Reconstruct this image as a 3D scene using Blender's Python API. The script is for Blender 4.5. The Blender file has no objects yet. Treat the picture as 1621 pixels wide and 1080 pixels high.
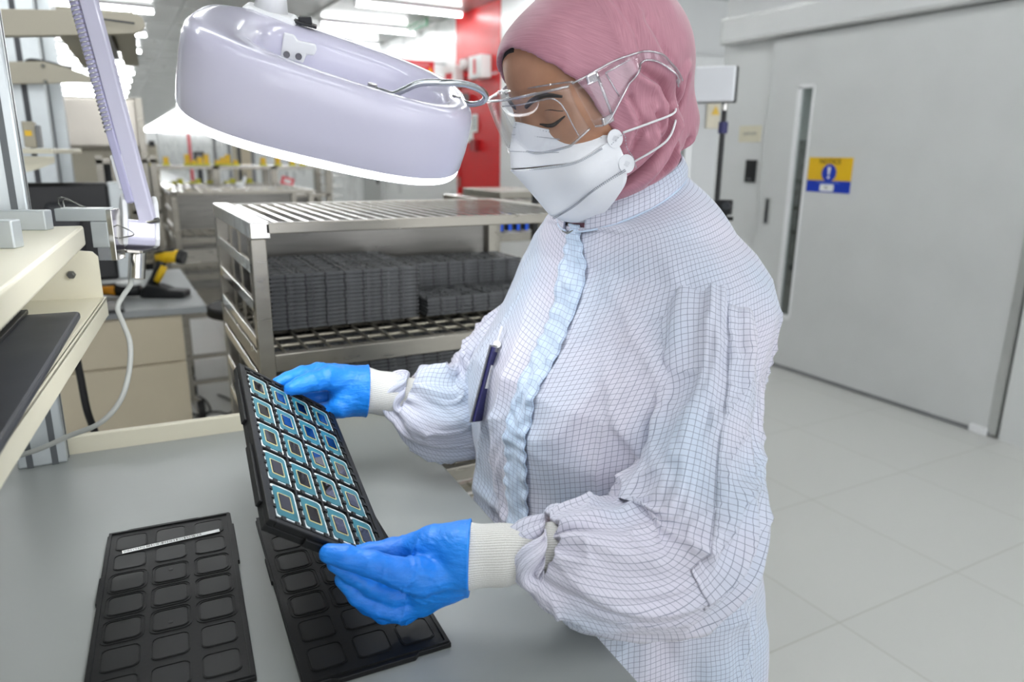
import bpy, math, random
import numpy as np
from mathutils import Vector, Matrix
random.seed(7)
SC = bpy.context.scene
COL = SC.collection
# ---------------------------------------------------------------- camera
FPX = 1140.0; CXP, CYP = 810.5, 540.0; EYE = 1.40
_p = math.atan(0.2611); _r = math.radians(0.65); _y = math.radians(28.5)
CF = np.array([math.sin(_y)*math.cos(_p), math.cos(_y)*math.cos(_p), -math.sin(_p)])
_R0 = np.array([math.cos(_y), -math.sin(_y), 0.0]); _U0 = np.cross(_R0, CF)
CR = _R0*math.cos(_r) + _U0*math.sin(_r); CU = np.cross(CR, CF)
CC = np.array([0, 0, EYE])
def ray(x, y):
    d = CF*FPX + CR*(x-CXP) - CU*(y-CYP); return d/np.linalg.norm(d)
def at(x, y, dep):
    d = ray(x, y); return CC + d*dep/(d@CF)
def onp(x, y, P, n):
    d = ray(x, y); n = np.array(n, float); return CC + d*(((np.array(P)-CC)@n)/(d@n))
def atz(x, y, z): return onp(x, y, (0, 0, z), (0, 0, 1))
def aty(x, y, Y): return onp(x, y, (0, Y, 0), (0, 1, 0))
def atx(x, y, X): return onp(x, y, (X, 0, 0), (1, 0, 0))
cam = bpy.data.cameras.new('camera'); camo = bpy.data.objects.new('camera', cam); COL.objects.link(camo)
cam.sensor_width = 36; cam.lens = FPX*36/1621; cam.clip_start = 0.02; cam.clip_end = 200
camo.matrix_world = Matrix([[CR[0], CU[0], -CF[0], CC[0]], [CR[1], CU[1], -CF[1], CC[1]], [CR[2], CU[2], -CF[2], CC[2]], [0, 0, 0, 1]])
cam.dof.use_dof = True; cam.dof.focus_distance = 0.78; cam.dof.aperture_fstop = 5.0
SC.camera = camo
# ---------------------------------------------------------------- world / exposure
SC.view_settings.view_transform = 'Standard'; SC.view_settings.look = 'None'
SC.view_settings.gamma = 1; SC.view_settings.use_curve_mapping = False
SC.view_settings.exposure = 0.95
W = bpy.data.worlds.new('world'); SC.world = W; W.use_nodes = True
W.node_tree.nodes['Background'].inputs[0].default_value = (0.93, 0.95, 1.0, 1)
W.node_tree.nodes['Background'].inputs[1].default_value = 1.35
TUBE_E = 15.0
CEIL = 2.7
# ---------------------------------------------------------------- materials
def srgb(r, g, b):
    f = lambda c: (c/255/12.92) if c/255 <= 0.04045 else ((c/255+0.055)/1.055)**2.4
    return (f(r), f(g), f(b), 1)
class NT:
    def __init__(s, name):
        s.m = bpy.data.materials.new(name); s.m.use_nodes = True; s.t = s.m.node_tree
        s.b = s.t.nodes['Principled BSDF']; s.o = s.t.nodes['Material Output']
    def n(s, typ, **k):
        x = s.t.nodes.new(typ)
        for a, v in k.items(): setattr(x, a, v)
        return x
    def l(s, a, b): s.t.links.new(a, b)
    def math(s, op, a, b=None, c=None):
        x = s.n('ShaderNodeMath', operation=op)
        for i, v in enumerate((a, b, c)):
            if v is None: continue
            if isinstance(v, (int, float)): x.inputs[i].default_value = v
            else: s.l(v, x.inputs[i])
        return x.outputs[0]
    def noise(s, scale, detail=3, vec=None, stretch=None, coord='Object'):
        x = s.n('ShaderNodeTexNoise'); x.inputs['Scale'].default_value = scale; x.inputs['Detail'].default_value = detail
        if vec is None: vec = s.n('ShaderNodeTexCoord').outputs[coord]
        if stretch:
            mp = s.n('ShaderNodeMapping'); mp.inputs['Scale'].default_value = stretch; s.l(vec, mp.inputs[0]); vec = mp.outputs[0]
        s.l(vec, x.inputs['Vector']); return x.outputs['Fac']
    def mix(s, fac, a, b):
        x = s.n('ShaderNodeMix', data_type='RGBA')
        if isinstance(fac, (int, float)): x.inputs[0].default_value = fac
        else: s.l(fac, x.inputs[0])
        for i, v in ((6, a), (7, b)):
            if isinstance(v, tuple): x.inputs[i].default_value = v
            else: s.l(v, x.inputs[i])
        return x.outputs[2]
    def ramp(s, fac, a, b):
        x = s.n('ShaderNodeMapRange'); x.inputs[1].default_value = a; x.inputs[2].default_value = b; s.l(fac, x.inputs[0]); return x.outputs[0]
    def bump(s, h, strength=0.2, dist=0.002):
        x = s.n('ShaderNodeBump'); x.inputs['Strength'].default_value = strength; x.inputs['Distance'].default_value = dist
        s.l(h, x.inputs['Height']); s.l(x.outputs[0], s.b.inputs['Normal'])
def M(name, col, rough=0.5, metal=0.0, var=0.06, scale=8, bump=0.0, bscale=200, stretch=None, spec=0.5, coat=0.0):
    t = NT(name); b = t.b
    dark = tuple(c*(1-var*2) for c in col[:3])+(1,); light = tuple(min(1, c*(1+var)) for c in col[:3])+(1,)
    nz = t.noise(scale, 4, stretch=stretch)
    t.l(t.mix(t.ramp(nz, 0.3, 0.7), dark, light), b.inputs['Base Color'])
    b.inputs['Metallic'].default_value = metal; b.inputs['Specular IOR Level'].default_value = spec
    r = t.n('ShaderNodeMapRange'); r.inputs[1].default_value = 0.3; r.inputs[2].default_value = 0.7
    r.inputs[3].default_value = max(0, rough-0.06); r.inputs[4].default_value = min(1, rough+0.06); t.l(nz, r.inputs[0]); t.l(r.outputs[0], b.inputs['Roughness'])
    b.inputs['Coat Weight'].default_value = coat
    if bump: t.bump(t.noise(bscale, 3, stretch=stretch), bump)
    return t.m
def EM(name, col, e):
    t = NT(name); t.b.inputs['Base Color'].default_value = (0.9, 0.9, 0.9, 1)
    t.b.inputs['Emission Color'].default_value = col; t.b.inputs['Emission Strength'].default_value = e; return t.m
m = {}
m['ceil'] = M('ceiling_metal', srgb(176, 178, 176), 0.33, 0.35, 0.05, 2)
m['wall'] = M('white_wall_panel', srgb(234, 236, 235), 0.3, 0, 0.01, 2, spec=0.45)
m['wallr'] = M('pale_grey_wall_panel', srgb(214, 216, 215), 0.4, 0, 0.015, 2)
m['door'] = M('grey_laminate_door', srgb(206, 208, 207), 0.42, 0, 0.02, 3, 0.03, 90)
m['trim'] = M('aluminium_trim', srgb(190, 192, 190), 0.35, 0.4, 0.03, 8)
m['red'] = M('red_panel', srgb(216, 22, 28), 0.35, 0, 0.05, 3, spec=0.3)
m['reddk'] = M('red_box', srgb(150, 20, 26), 0.35)
m['steel'] = M('brushed_steel', srgb(158, 154, 144), 0.32, 0.85, 0.04, 14, 0.03, 60, (1, 1, 4))
m['steelb'] = M('bright_steel', srgb(214, 212, 207), 0.14, 1.0, 0.05, 30)
m['steelp'] = M('steel_panel', srgb(134, 132, 127), 0.32, 0.75, 0.08, 6, 0.05, 60, (1, 1, 10))
m['wire'] = M('steel_wire', srgb(150, 145, 132), 0.35, 0.85, 0.06, 12)
m['alu'] = M('anodised_aluminium', srgb(196, 202, 203), 0.38, 0.55, 0.03, 20)
m['aludk'] = M('aluminium_slot', srgb(96, 100, 102), 0.5, 0.3)
m['beige'] = M('cream_powder_coat', srgb(217, 212, 190), 0.38, 0, 0.02, 6, 0.04, 500)
m['beigecab'] = M('beige_cabinet', srgb(201, 190, 165), 0.45, 0, 0.02, 6)
m['beigebg'] = M('grey_beige_metal', srgb(176, 170, 152), 0.5, 0, 0.03, 6)
m['bench'] = M('grey_bench_laminate', srgb(152, 156, 153), 0.34, 0, 0.015, 3)
m['desk'] = M('grey_desk_laminate', srgb(150, 154, 154), 0.4, 0, 0.03, 6)
m['blackp'] = M('black_tray_plastic', srgb(19, 20, 21), 0.48, 0, 0.1, 12, 0.05, 300, spec=0.3)
m['trayg'] = None
m['pad'] = M('black_pocket_plastic', srgb(27, 28, 29), 0.42, 0, 0.25, 25, spec=0.35)
m['blk'] = M('black_plastic', srgb(24, 25, 27), 0.4, 0, 0.08, 10)
m['rub'] = M('black_rubber', srgb(20, 20, 21), 0.6)
m['dkg'] = M('dark_grey_plastic', srgb(58, 60, 64), 0.45)
m['grey'] = M('mid_grey_plastic', srgb(128, 130, 132), 0.4)
m['lampw'] = M('lilac_white_plastic', srgb(203, 201, 220), 0.16, 0, 0.01, 4, coat=0.3)
m['lampg'] = M('lilac_grey_plastic', srgb(178, 176, 205), 0.3, 0, 0.01, 4)
m['white'] = M('white_plastic', srgb(230, 231, 232), 0.35, 0, 0.01, 6)
m['chrome'] = M('chrome', srgb(190, 194, 198), 0.08, 1.0, 0.02, 10)
m['screw'] = M('screw_steel', srgb(150, 150, 145), 0.25, 1.0)
m['cable'] = M('grey_cable', srgb(186, 188, 182), 0.5)
m['yel'] = M('yellow_plastic', srgb(238, 194, 20), 0.4)
m['yelg'] = M('yellow_green_plastic', srgb(214, 210, 50), 0.45)
m['blue'] = M('blue_plastic', srgb(24, 96, 235), 0.4)
m['navy'] = M('navy_blue_plastic', srgb(40, 40, 96), 0.35)
m['pink'] = M('pink_plastic', srgb(240, 110, 120), 0.5)
m['green'] = M('green_sign', srgb(24, 132, 76), 0.4)
m['signw'] = M('white_sign', srgb(238, 240, 238), 0.4, 0, 0.01)
m['signr'] = M('red_sign', srgb(214, 36, 52), 0.4)
m['signy'] = M('yellow_sign', srgb(226, 182, 10), 0.45, 0, 0.02)
m['signb'] = M('blue_sign', srgb(0, 52, 176), 0.45, 0, 0.02)
m['ink'] = M('black_ink', srgb(26, 24, 18), 0.6)
m['bluei'] = M('pale_blue_ink', srgb(120, 150, 225), 0.6)
m['greyi'] = M('grey_ink', srgb(120, 122, 120), 0.6)
m['paper'] = M('cream_paper', srgb(226, 218, 196), 0.7)
m['tube'] = EM('fluorescent_tube', (0.97, 0.99, 1.0, 1), TUBE_E)
m['ring'] = EM('lamp_diffuser', (0.95, 0.97, 1.0, 1), 3.2)
m['led'] = M('led_panel_diffuser', srgb(222, 224, 228), 0.5, 0, 0.01)
m['skin'] = None
def floor_mat():
    t = NT('white_vinyl_tiles'); tc = t.n('ShaderNodeTexCoord')
    mp = t.n('ShaderNodeMapping'); t.l(tc.outputs['Object'], mp.inputs[0])
    br = t.n('ShaderNodeTexBrick'); br.offset = 0; br.inputs['Scale'].default_value = 1
    br.inputs['Brick Width'].default_value = 0.61; br.inputs['Row Height'].default_value = 0.61; br.inputs['Mortar Size'].default_value = 0.0022; br.inputs['Mortar Smooth'].default_value = 0.3
    br.inputs['Color1'].default_value = srgb(208, 209, 205); br.inputs['Color2'].default_value = srgb(204, 205, 201); br.inputs['Mortar'].default_value = srgb(180, 180, 172)
    t.l(mp.outputs[0], br.inputs['Vector'])
    sp = t.ramp(t.noise(160, 4), 0.62, 0.72)
    t.l(t.mix(t.math('MULTIPLY', sp, 0.25), br.outputs['Color'], srgb(188, 188, 182)), t.b.inputs['Base Color'])
    t.b.inputs['Roughness'].default_value = 0.33
    return t.m
def glass_mat(name, tint=(0.97, 0.98, 1, 1), gl=0.02, base=0.06, rim=0.65):
    t = NT(name); t.t.nodes.remove(t.b)
    tr = t.n('ShaderNodeBsdfTransparent'); tr.inputs[0].default_value = tint
    g = t.n('ShaderNodeBsdfGlossy'); g.inputs['Roughness'].default_value = gl
    lw = t.n('ShaderNodeLayerWeight'); lw.inputs[0].default_value = 0.35
    f = t.math('MULTIPLY_ADD', t.math('POWER', lw.outputs['Facing'], 2.0), rim, base)
    nz = t.math('MULTIPLY_ADD', t.noise(60, 2), 0.04, f)
    mx = t.n('ShaderNodeMixShader'); t.l(nz, mx.inputs[0]); t.l(tr.outputs[0], mx.inputs[1]); t.l(g.outputs[0], mx.inputs[2]); t.l(mx.outputs[0], t.o.inputs[0])
    return t.m
def cloth_mat(name, c1, c2, line=None, sp=0.0060, lw=0.048, aniso=None):
    t = NT(name); uv = t.n('ShaderNodeTexCoord').outputs['UV']
    col = t.mix(t.ramp(t.noise(6, 2), 0.40, 0.60), c1, c2)
    if line:
        sx = t.n('ShaderNodeSeparateXYZ'); t.l(uv, sx.inputs[0])
        def ln(o):
            f = t.math('FRACT', t.math('DIVIDE', o, sp))
            return t.math('LESS_THAN', t.math('ABSOLUTE', t.math('SUBTRACT', f, 0.5)), lw)
        g = t.math('MAXIMUM', ln(sx.outputs[0]), ln(sx.outputs[1]))
        col = t.mix(t.math('MULTIPLY', g, 0.72), col, line)
    t.l(col, t.b.inputs['Base Color']); t.b.inputs['Roughness'].default_value = 0.62
    t.b.inputs['Sheen Weight'].default_value = 0.25
    t.bump(t.noise(45, 4, vec=uv), 0.35, 0.004)
    return t.m
m['floor'] = floor_mat()
m['clear'] = glass_mat('clear_polycarbonate', (0.985, 0.99, 1, 1), 0.03, 0.035, 0.4)
m['clearedge'] = glass_mat('clear_polycarbonate_edge', (0.9, 0.92, 0.95, 1), 0.08, 0.38, 0.5)
m['lens'] = glass_mat('magnifier_glass')
m['glass'] = glass_mat('door_glass', (0.8, 0.84, 0.83, 1), 0.02, 0.15, 0.5)
m['gown'] = cloth_mat('white_grid_gown', srgb(194, 205, 221), srgb(210, 208, 221), srgb(96, 104, 128))
m['placket'] = cloth_mat('pale_blue_placket', srgb(188, 208, 230), srgb(198, 213, 232), srgb(128, 142, 172))
def knit_mat():
    t = NT('ribbed_knit_cuff'); uv = t.n('ShaderNodeTexCoord').outputs['UV']; sx = t.n('ShaderNodeSeparateXYZ'); t.l(uv, sx.inputs[0])
    w = t.math('SINE', t.math('MULTIPLY', sx.outputs[0], 2*math.pi/0.0024)); nz = t.noise(900, 3, vec=uv)
    f = t.math('ADD', t.math('MULTIPLY', w, 0.35), nz)
    t.l(t.mix(t.ramp(f, 0.1, 0.9), srgb(186, 185, 178), srgb(226, 226, 222)), t.b.inputs['Base Color']); t.b.inputs['Roughness'].default_value = 0.85
    t.bump(f, 0.5, 0.0008); return t.m
m['knit'] = knit_mat()
def glove_mat():
    t = NT('blue_nitrile'); nz = t.noise(14, 4)
    t.l(t.mix(t.ramp(nz, 0.3, 0.7), srgb(8, 112, 214), srgb(22, 134, 230)), t.b.inputs['Base Color'])
    t.b.inputs['Roughness'].default_value = 0.48; t.b.inputs['Subsurface Weight'].default_value = 0.05
    a = t.noise(70, 5, stretch=(1, 1, 2.6)); t.bump(a, 0.5, 0.004); return t.m
m['glove'] = glove_mat()
def tray_mat():
    t = NT('dark_grey_tray_plastic'); tc = t.n('ShaderNodeTexCoord'); sx = t.n('ShaderNodeSeparateXYZ'); t.l(tc.outputs['Object'], sx.inputs[0])
    f = t.math('FRACT', t.math('DIVIDE', t.math('ADD', sx.outputs[0], 0.5), 0.041)); g1 = t.math('LESS_THAN', f, 0.07)
    g2 = t.math('LESS_THAN', sx.outputs[2], 0.0013); g = t.math('MAXIMUM', g1, g2)  # shade of the notches and stacking gaps painted in as dark bands
    nz = t.ramp(t.noise(60, 3), 0.3, 0.7)
    t.l(t.mix(g, t.mix(nz, srgb(84, 86, 88), srgb(108, 110, 112)), srgb(22, 22, 23)), t.b.inputs['Base Color']); t.b.inputs['Roughness'].default_value = 0.35
    return t.m
m['trayg'] = tray_mat()
def hijab_mat():
    t = NT('dusty_pink_crepe'); uv = t.n('ShaderNodeTexCoord').outputs['UV']
    a = t.noise(1, 4, vec=uv, stretch=(1500, 60, 1)); b = t.noise(1, 3, vec=uv, stretch=(800, 30, 1))
    f = t.math('ADD', t.math('MULTIPLY', a, 0.6), t.math('MULTIPLY', b, 0.4))
    t.l(t.mix(t.ramp(f, 0.3, 0.68), srgb(160, 104, 120), srgb(188, 132, 147)), t.b.inputs['Base Color'])
    t.b.inputs['Roughness'].default_value = 0.5; t.b.inputs['Sheen Weight'].default_value = 0.3
    t.bump(f, 0.2, 0.0008); return t.m
m['hijab'] = hijab_mat()
def skin_mat():
    t = NT('brown_skin'); n1 = t.noise(25, 4)
    t.l(t.mix(t.ramp(n1, 0.3, 0.7), srgb(164, 116, 88), srgb(188, 140, 110)), t.b.inputs['Base Color'])
    t.b.inputs['Roughness'].default_value = 0.48; t.b.inputs['Subsurface Weight'].default_value = 0.08; t.b.inputs['Subsurface Radius'].default_value = (0.01, 0.004, 0.002)
    t.bump(t.noise(700, 2), 0.15, 0.0005); return t.m
m['skin'] = skin_mat()
m['hair'] = M('dark_hair', srgb(38, 26, 22), 0.6, 0, 0.2, 200)
m['under'] = M('black_underscarf', srgb(22, 20, 24), 0.8)
m['mask'] = M('white_nonwoven', srgb(232, 234, 238), 0.8, 0, 0.01, 30, 0.1, 1200)
m['maskdot'] = M('mask_emboss', srgb(166, 170, 178), 0.8)
m['eye'] = M('eye_white', srgb(196, 190, 186), 0.2)
m['iris'] = M('dark_iris', srgb(30, 22, 20), 0.1)
m['white_strap'] = M('white_elastic', srgb(228, 230, 232), 0.8, 0, 0.02, 300, 0.2, 1500)
m['teal'] = M('teal_substrate', srgb(30, 104, 118), 0.35, 0, 0.1, 90)
m['chipw'] = M('white_chip_edge', srgb(206, 214, 214), 0.4)
m['gold'] = M('gold_outline', srgb(236, 214, 150), 0.3, 0.6)
m['die'] = M('mirror_die', srgb(92, 92, 110), 0.03, 1.0, 0.0, 5)
# ---------------------------------------------------------------- mesh helpers
def rotm(ax, ang): return np.array(Matrix.Rotation(ang, 3, Vector(ax)))
def nrm(v): v = np.array(v, float); return v/np.linalg.norm(v)
class MB:
    def __init__(s): s.v = []; s.f = []; s.uv = None
    def add(s, vs, fs):
        o = len(s.v); s.v += [tuple(float(c) for c in p) for p in vs]; s.f += [tuple(i+o for i in f) for f in fs]; return s
    def box(s, c, sz, rot=None):
        c = np.array(c, float); h = np.array(sz, float)/2
        P = [np.array([x, y, z])*h for x in (-1, 1) for y in (-1, 1) for z in (-1, 1)]
        if rot is not None: P = [rot@p for p in P]
        return s.add([c+p for p in P], [(0, 1, 3, 2), (4, 6, 7, 5), (0, 4, 5, 1), (2, 3, 7, 6), (0, 2, 6, 4), (1, 5, 7, 3)])
    def bb(s, x0, x1, y0, y1, z0, z1): return s.box(((x0+x1)/2, (y0+y1)/2, (z0+z1)/2), (abs(x1-x0), abs(y1-y0), abs(z1-z0)))
    def bar(s, p0, p1, w, h, up=(0, 0, 1)):
        p0 = np.array(p0, float); p1 = np.array(p1, float); d = nrm(p1-p0); u = np.array(up, float)
        if abs(d@u) > 0.97: u = np.array([0, 1.0, 0])
        r = nrm(np.cross(d, u)); u = np.cross(r, d)
        return s.box((p0+p1)/2, (np.linalg.norm(p1-p0), w, h), np.array([d, r, u]).T)
    def cyl(s, p0, p1, r0, r1=None, n=16, cap=True):
        return s.tube([p0, p1], [r0, r0 if r1 is None else r1], n, cap)
    def tube(s, pts, r, n=12, cap=True):
        pts = [np.array(p, float) for p in pts]; k = len(pts)
        if isinstance(r, (int, float)): r = [r]*k
        vs = []; d0 = nrm(pts[1]-pts[0]); a = np.array([0, 0, 1.0])
        if abs(d0@a) > 0.9: a = np.array([1.0, 0, 0])
        u = nrm(np.cross(d0, a))
        for i in range(k):
            d = nrm(pts[min(i+1, k-1)]-pts[max(i-1, 0)]); u = nrm(u-(u@d)*d); w = np.cross(d, u)
            for j in range(n):
                t = 2*math.pi*j/n; vs.append(pts[i]+r[i]*(math.cos(t)*u+math.sin(t)*w))
        fs = [(i*n+j, i*n+(j+1) % n, (i+1)*n+(j+1) % n, (i+1)*n+j) for i in range(k-1) for j in range(n)]
        if cap: fs += [tuple(range(n-1, -1, -1)), tuple((k-1)*n+j for j in range(n))]
        return s.add(vs, fs)
    def prism(s, poly, O, ax, ay, h, hole=None):
        O = np.array(O, float); ax = np.array(ax, float); ay = np.array(ay, float); nz = nrm(np.cross(ax, ay))
        n = len(poly)
        B = [O+ax*p[0]+ay*p[1] for p in poly]
        if hole is None:
            return s.add(B+[b+nz*h for b in B], [tuple(range(n-1, -1, -1)), tuple(range(n, 2*n))]+[(i, (i+1) % n, n+(i+1) % n, n+i) for i in range(n)])
        Hh = [O+ax*p[0]+ay*p[1] for p in hole]
        vs = B+[b+nz*h for b in B]+Hh+[b+nz*h for b in Hh]; fs = []
        for i in range(n):
            j = (i+1) % n
            fs += [(i, j, n+j, n+i), (2*n+i, 3*n+i, 3*n+j, 2*n+j), (n+i, n+j, 3*n+j, 3*n+i), (i, 2*n+i, 2*n+j, j)]
        return s.add(vs, fs)
    def rev(s, prof, O, ax, ay, az, n=64, sx=1.0, sy=1.0, closed=False, fz=None):
        k = len(prof); vs = []
        for (r, z) in prof:
            for j in range(n):
                t = 2*math.pi*j/n; X = r*sx*math.cos(t); Y = r*sy*math.sin(t); Z = z*(fz(X, Y) if fz else 1)
                vs.append(np.array(O)+X*np.array(ax)+Y*np.array(ay)+Z*np.array(az))
        fs = [(i*n+j, i*n+(j+1) % n, ((i+1) % k)*n+(j+1) % n, ((i+1) % k)*n+j) for i in range(k if closed else k-1) for j in range(n)]
        return s.add(vs, fs)
    def ball(s, c, r, n=16):
        r = np.array(r if hasattr(r, '__len__') else (r, r, r), float); vs = []; k = n//2
        for i in range(k+1):
            p = math.pi*i/k
            for j in range(n):
                t = 2*math.pi*j/n; vs.append(np.array(c)+r*np.array([math.sin(p)*math.cos(t), math.sin(p)*math.sin(t), math.cos(p)]))
        return s.add(vs, [(i*n+j, (i+1)*n+j, (i+1)*n+(j+1) % n, i*n+(j+1) % n) for i in range(k) for j in range(n)])
    def build(s, name, mt, parent=None, smooth=False, bevel=0.0, seg=2):
        me = bpy.data.meshes.new(name)
        off = np.array(parent_loc(parent))
        me.from_pydata([tuple(np.array(p)-off) for p in s.v], [], s.f); me.validate(); me.update()
        import bmesh
        b = bmesh.new(); b.from_mesh(me); bmesh.ops.recalc_face_normals(b, faces=b.faces); b.to_mesh(me); b.free()
        o = bpy.data.objects.new(name, me); COL.objects.link(o)
        me.materials.append(mt)
        if smooth:
            me.polygons.foreach_set('use_smooth', [True]*len(me.polygons))
            if smooth == 'auto': me.set_sharp_from_angle(angle=math.radians(38))
        if bevel:
            bv = o.modifiers.new('bevel', 'BEVEL'); bv.width = bevel; bv.segments = seg; bv.limit_method = 'ANGLE'
        if parent: o.parent = parent
        return o
def parent_loc(p):
    L = Vector((0, 0, 0))
    while p is not None: L += p.location; p = p.parent
    return L
def tag(o, label=None, cat=None, group=None, kind=None):
    if label: o['label'] = label
    if cat: o['category'] = cat
    if group: o['group'] = group
    if kind: o['kind'] = kind
    return o
def empty(name, loc, label, cat, group=None):
    o = bpy.data.objects.new(name, None); COL.objects.link(o); o.location = tuple(float(c) for c in loc); o.empty_display_size = 0.05
    return tag(o, label, cat, group)
def struct(o): return tag(o, kind='structure')
def sbox(name, mt, x0, x1, y0, y1, z0, z1, bevel=0): return struct(MB().bb(x0, x1, y0, y1, z0, z1).build(name, mt, bevel=bevel))
def copy_tree(o, parent=None):
    c = o.copy(); COL.objects.link(c)
    if parent: c.parent = parent
    for ch in list(o.children): copy_tree(ch, c)
    return c
def text(s, name, O, ax, ay, size, mt, parent, align='CENTER', ext=0.0003, wid=None):
    cu = bpy.data.curves.new(name, 'FONT'); cu.body = s; cu.size = size; cu.align_x = align; cu.align_y = 'CENTER'; cu.extrude = ext; cu.resolution_u = 3
    t = bpy.data.objects.new('tmp', cu); COL.objects.link(t)
    dg = bpy.context.evaluated_depsgraph_get(); me = bpy.data.meshes.new_from_object(t.evaluated_get(dg)); bpy.data.objects.remove(t); bpy.data.curves.remove(cu)
    co = np.array([v.co[:] for v in me.vertices]) if len(me.vertices) else np.zeros((0, 3))
    if wid and len(co): k = wid/max(1e-6, co[:, 0].max()-co[:, 0].min()); co[:, 0] *= k
    ax = nrm(ax); ay = nrm(ay); az = np.cross(ax, ay)
    off = np.array(parent_loc(parent)); P = np.array(O)+co[:, :1]*ax+co[:, 1:2]*ay+co[:, 2:3]*az-off
    me.vertices.foreach_set('co', P.astype(np.float32).ravel()); me.update()
    me.materials.clear(); me.materials.append(mt); me.name = name
    o = bpy.data.objects.new(name, me); COL.objects.link(o); o.parent = parent
    return o
def rrect(w, h, r, n=5, cx=0, cy=0):
    P = []
    for (sx, sy, a0) in ((1, 1, 0), (-1, 1, 90), (-1, -1, 180), (1, -1, 270)):
        for i in range(n+1):
            a = math.radians(a0+90*i/n); P.append((cx+sx*(w/2-r)+r*math.cos(a), cy+sy*(h/2-r)+r*math.sin(a)))
    return P
def spline(pts, n):
    P = np.array(pts, float); k = len(P); out = []
    for q in np.linspace(0, k-1, n):
        i = min(int(q), k-2); t = q-i
        p0 = P[max(i-1, 0)]; p1 = P[i]; p2 = P[i+1]; p3 = P[min(i+2, k-1)]
        out.append(0.5*((2*p1)+(-p0+p2)*t+(2*p0-5*p1+4*p2-p3)*t*t+(-p0+3*p1-3*p2+p3)*t**3))
    return np.array(out)
# noise
_T = np.random.RandomState(3).rand(32, 32, 32)
def vn(x, y, z=0.0):
    x, y, z = np.broadcast_arrays(np.asarray(x, float), np.asarray(y, float), np.asarray(z, float))
    xi = np.floor(x).astype(int); yi = np.floor(y).astype(int); zi = np.floor(z).astype(int)
    fx, fy, fz = x-xi, y-yi, z-zi; fx = fx*fx*(3-2*fx); fy = fy*fy*(3-2*fy); fz = fz*fz*(3-2*fz)
    g = lambda a, b, c: _T[(xi+a) % 32, (yi+b) % 32, (zi+c) % 32]
    l = lambda a, b, t: a+(b-a)*t
    return l(l(l(g(0, 0, 0), g(1, 0, 0), fx), l(g(0, 1, 0), g(1, 1, 0), fx), fy), l(l(g(0, 0, 1), g(1, 0, 1), fx), l(g(0, 1, 1), g(1, 1, 1), fx), fy), fz)*2-1
def rid(x, y, z=0.0): return 1-np.abs(vn(x, y, z))*2.2
def sst(a, b, x): t = np.clip((x-a)/(b-a), 0, 1); return t*t*(3-2*t)
def grid_mesh(name, P, mt, parent=None, uv=None, closed=False, thick=0.0, mask=None):
    n, k = P.shape[:2]; off = np.array(parent_loc(parent))
    me = bpy.data.meshes.new(name); kk = k if closed else k-1
    F = []; U = []
    for i in range(n-1):
        for j in range(kk):
            j2 = (j+1) % k
            if mask is not None and not mask[i, j]: continue
            F.append((i*k+j, i*k+j2, (i+1)*k+j2, (i+1)*k+j))
            if uv is not None:
                a, b, c, d = uv[i, j], uv[i, j+1], uv[i+1, j+1], uv[i+1, j]; U += [*a, *b, *c, *d]
    me.from_pydata([tuple(p) for p in (P.reshape(-1, 3)-off)], [], F)
    if uv is not None:
        ul = me.uv_layers.new(name='UVMap'); ul.data.foreach_set('uv', np.array(U, np.float32))
    me.polygons.foreach_set('use_smooth', [True]*len(me.polygons)); me.materials.append(mt); me.update()
    o = bpy.data.objects.new(name, me); COL.objects.link(o)
    if thick:
        sd = o.modifiers.new('solid', 'SOLIDIFY'); sd.thickness = thick; sd.offset = 0
    if parent: o.parent = parent
    return o
# signed distance modelling
def sd_cap(P, a, b, ra, rb=None):
    rb = ra if rb is None else rb; a = np.array(a, float); b = np.array(b, float); d = b-a
    t = np.clip(((P-a)@d)/(d@d), 0, 1); return np.linalg.norm(P-(a+t[..., None]*d), axis=-1)-(ra+(rb-ra)*t)
def sd_ell(P, c, R, r):
    q = (P-np.array(c))@np.array(R).T/np.array(r); k0 = np.linalg.norm(q, axis=-1); k1 = np.linalg.norm(q/np.array(r), axis=-1)
    return k0*(k0-1)/np.maximum(k1, 1e-6)
def smin(a, b, k): h = np.clip(0.5+0.5*(b-a)/k, 0, 1); return b+(a-b)*h-k*h*(1-h)
def smax(a, b, k): return -smin(-a, -b, k)
def chain(P, pts, rad, k=0.004):
    d = None
    for i in range(len(pts)-1):
        c = sd_cap(P, pts[i], pts[i+1], rad[i], rad[i+1]); d = c if d is None else smin(d, c, k)
    return d
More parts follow.
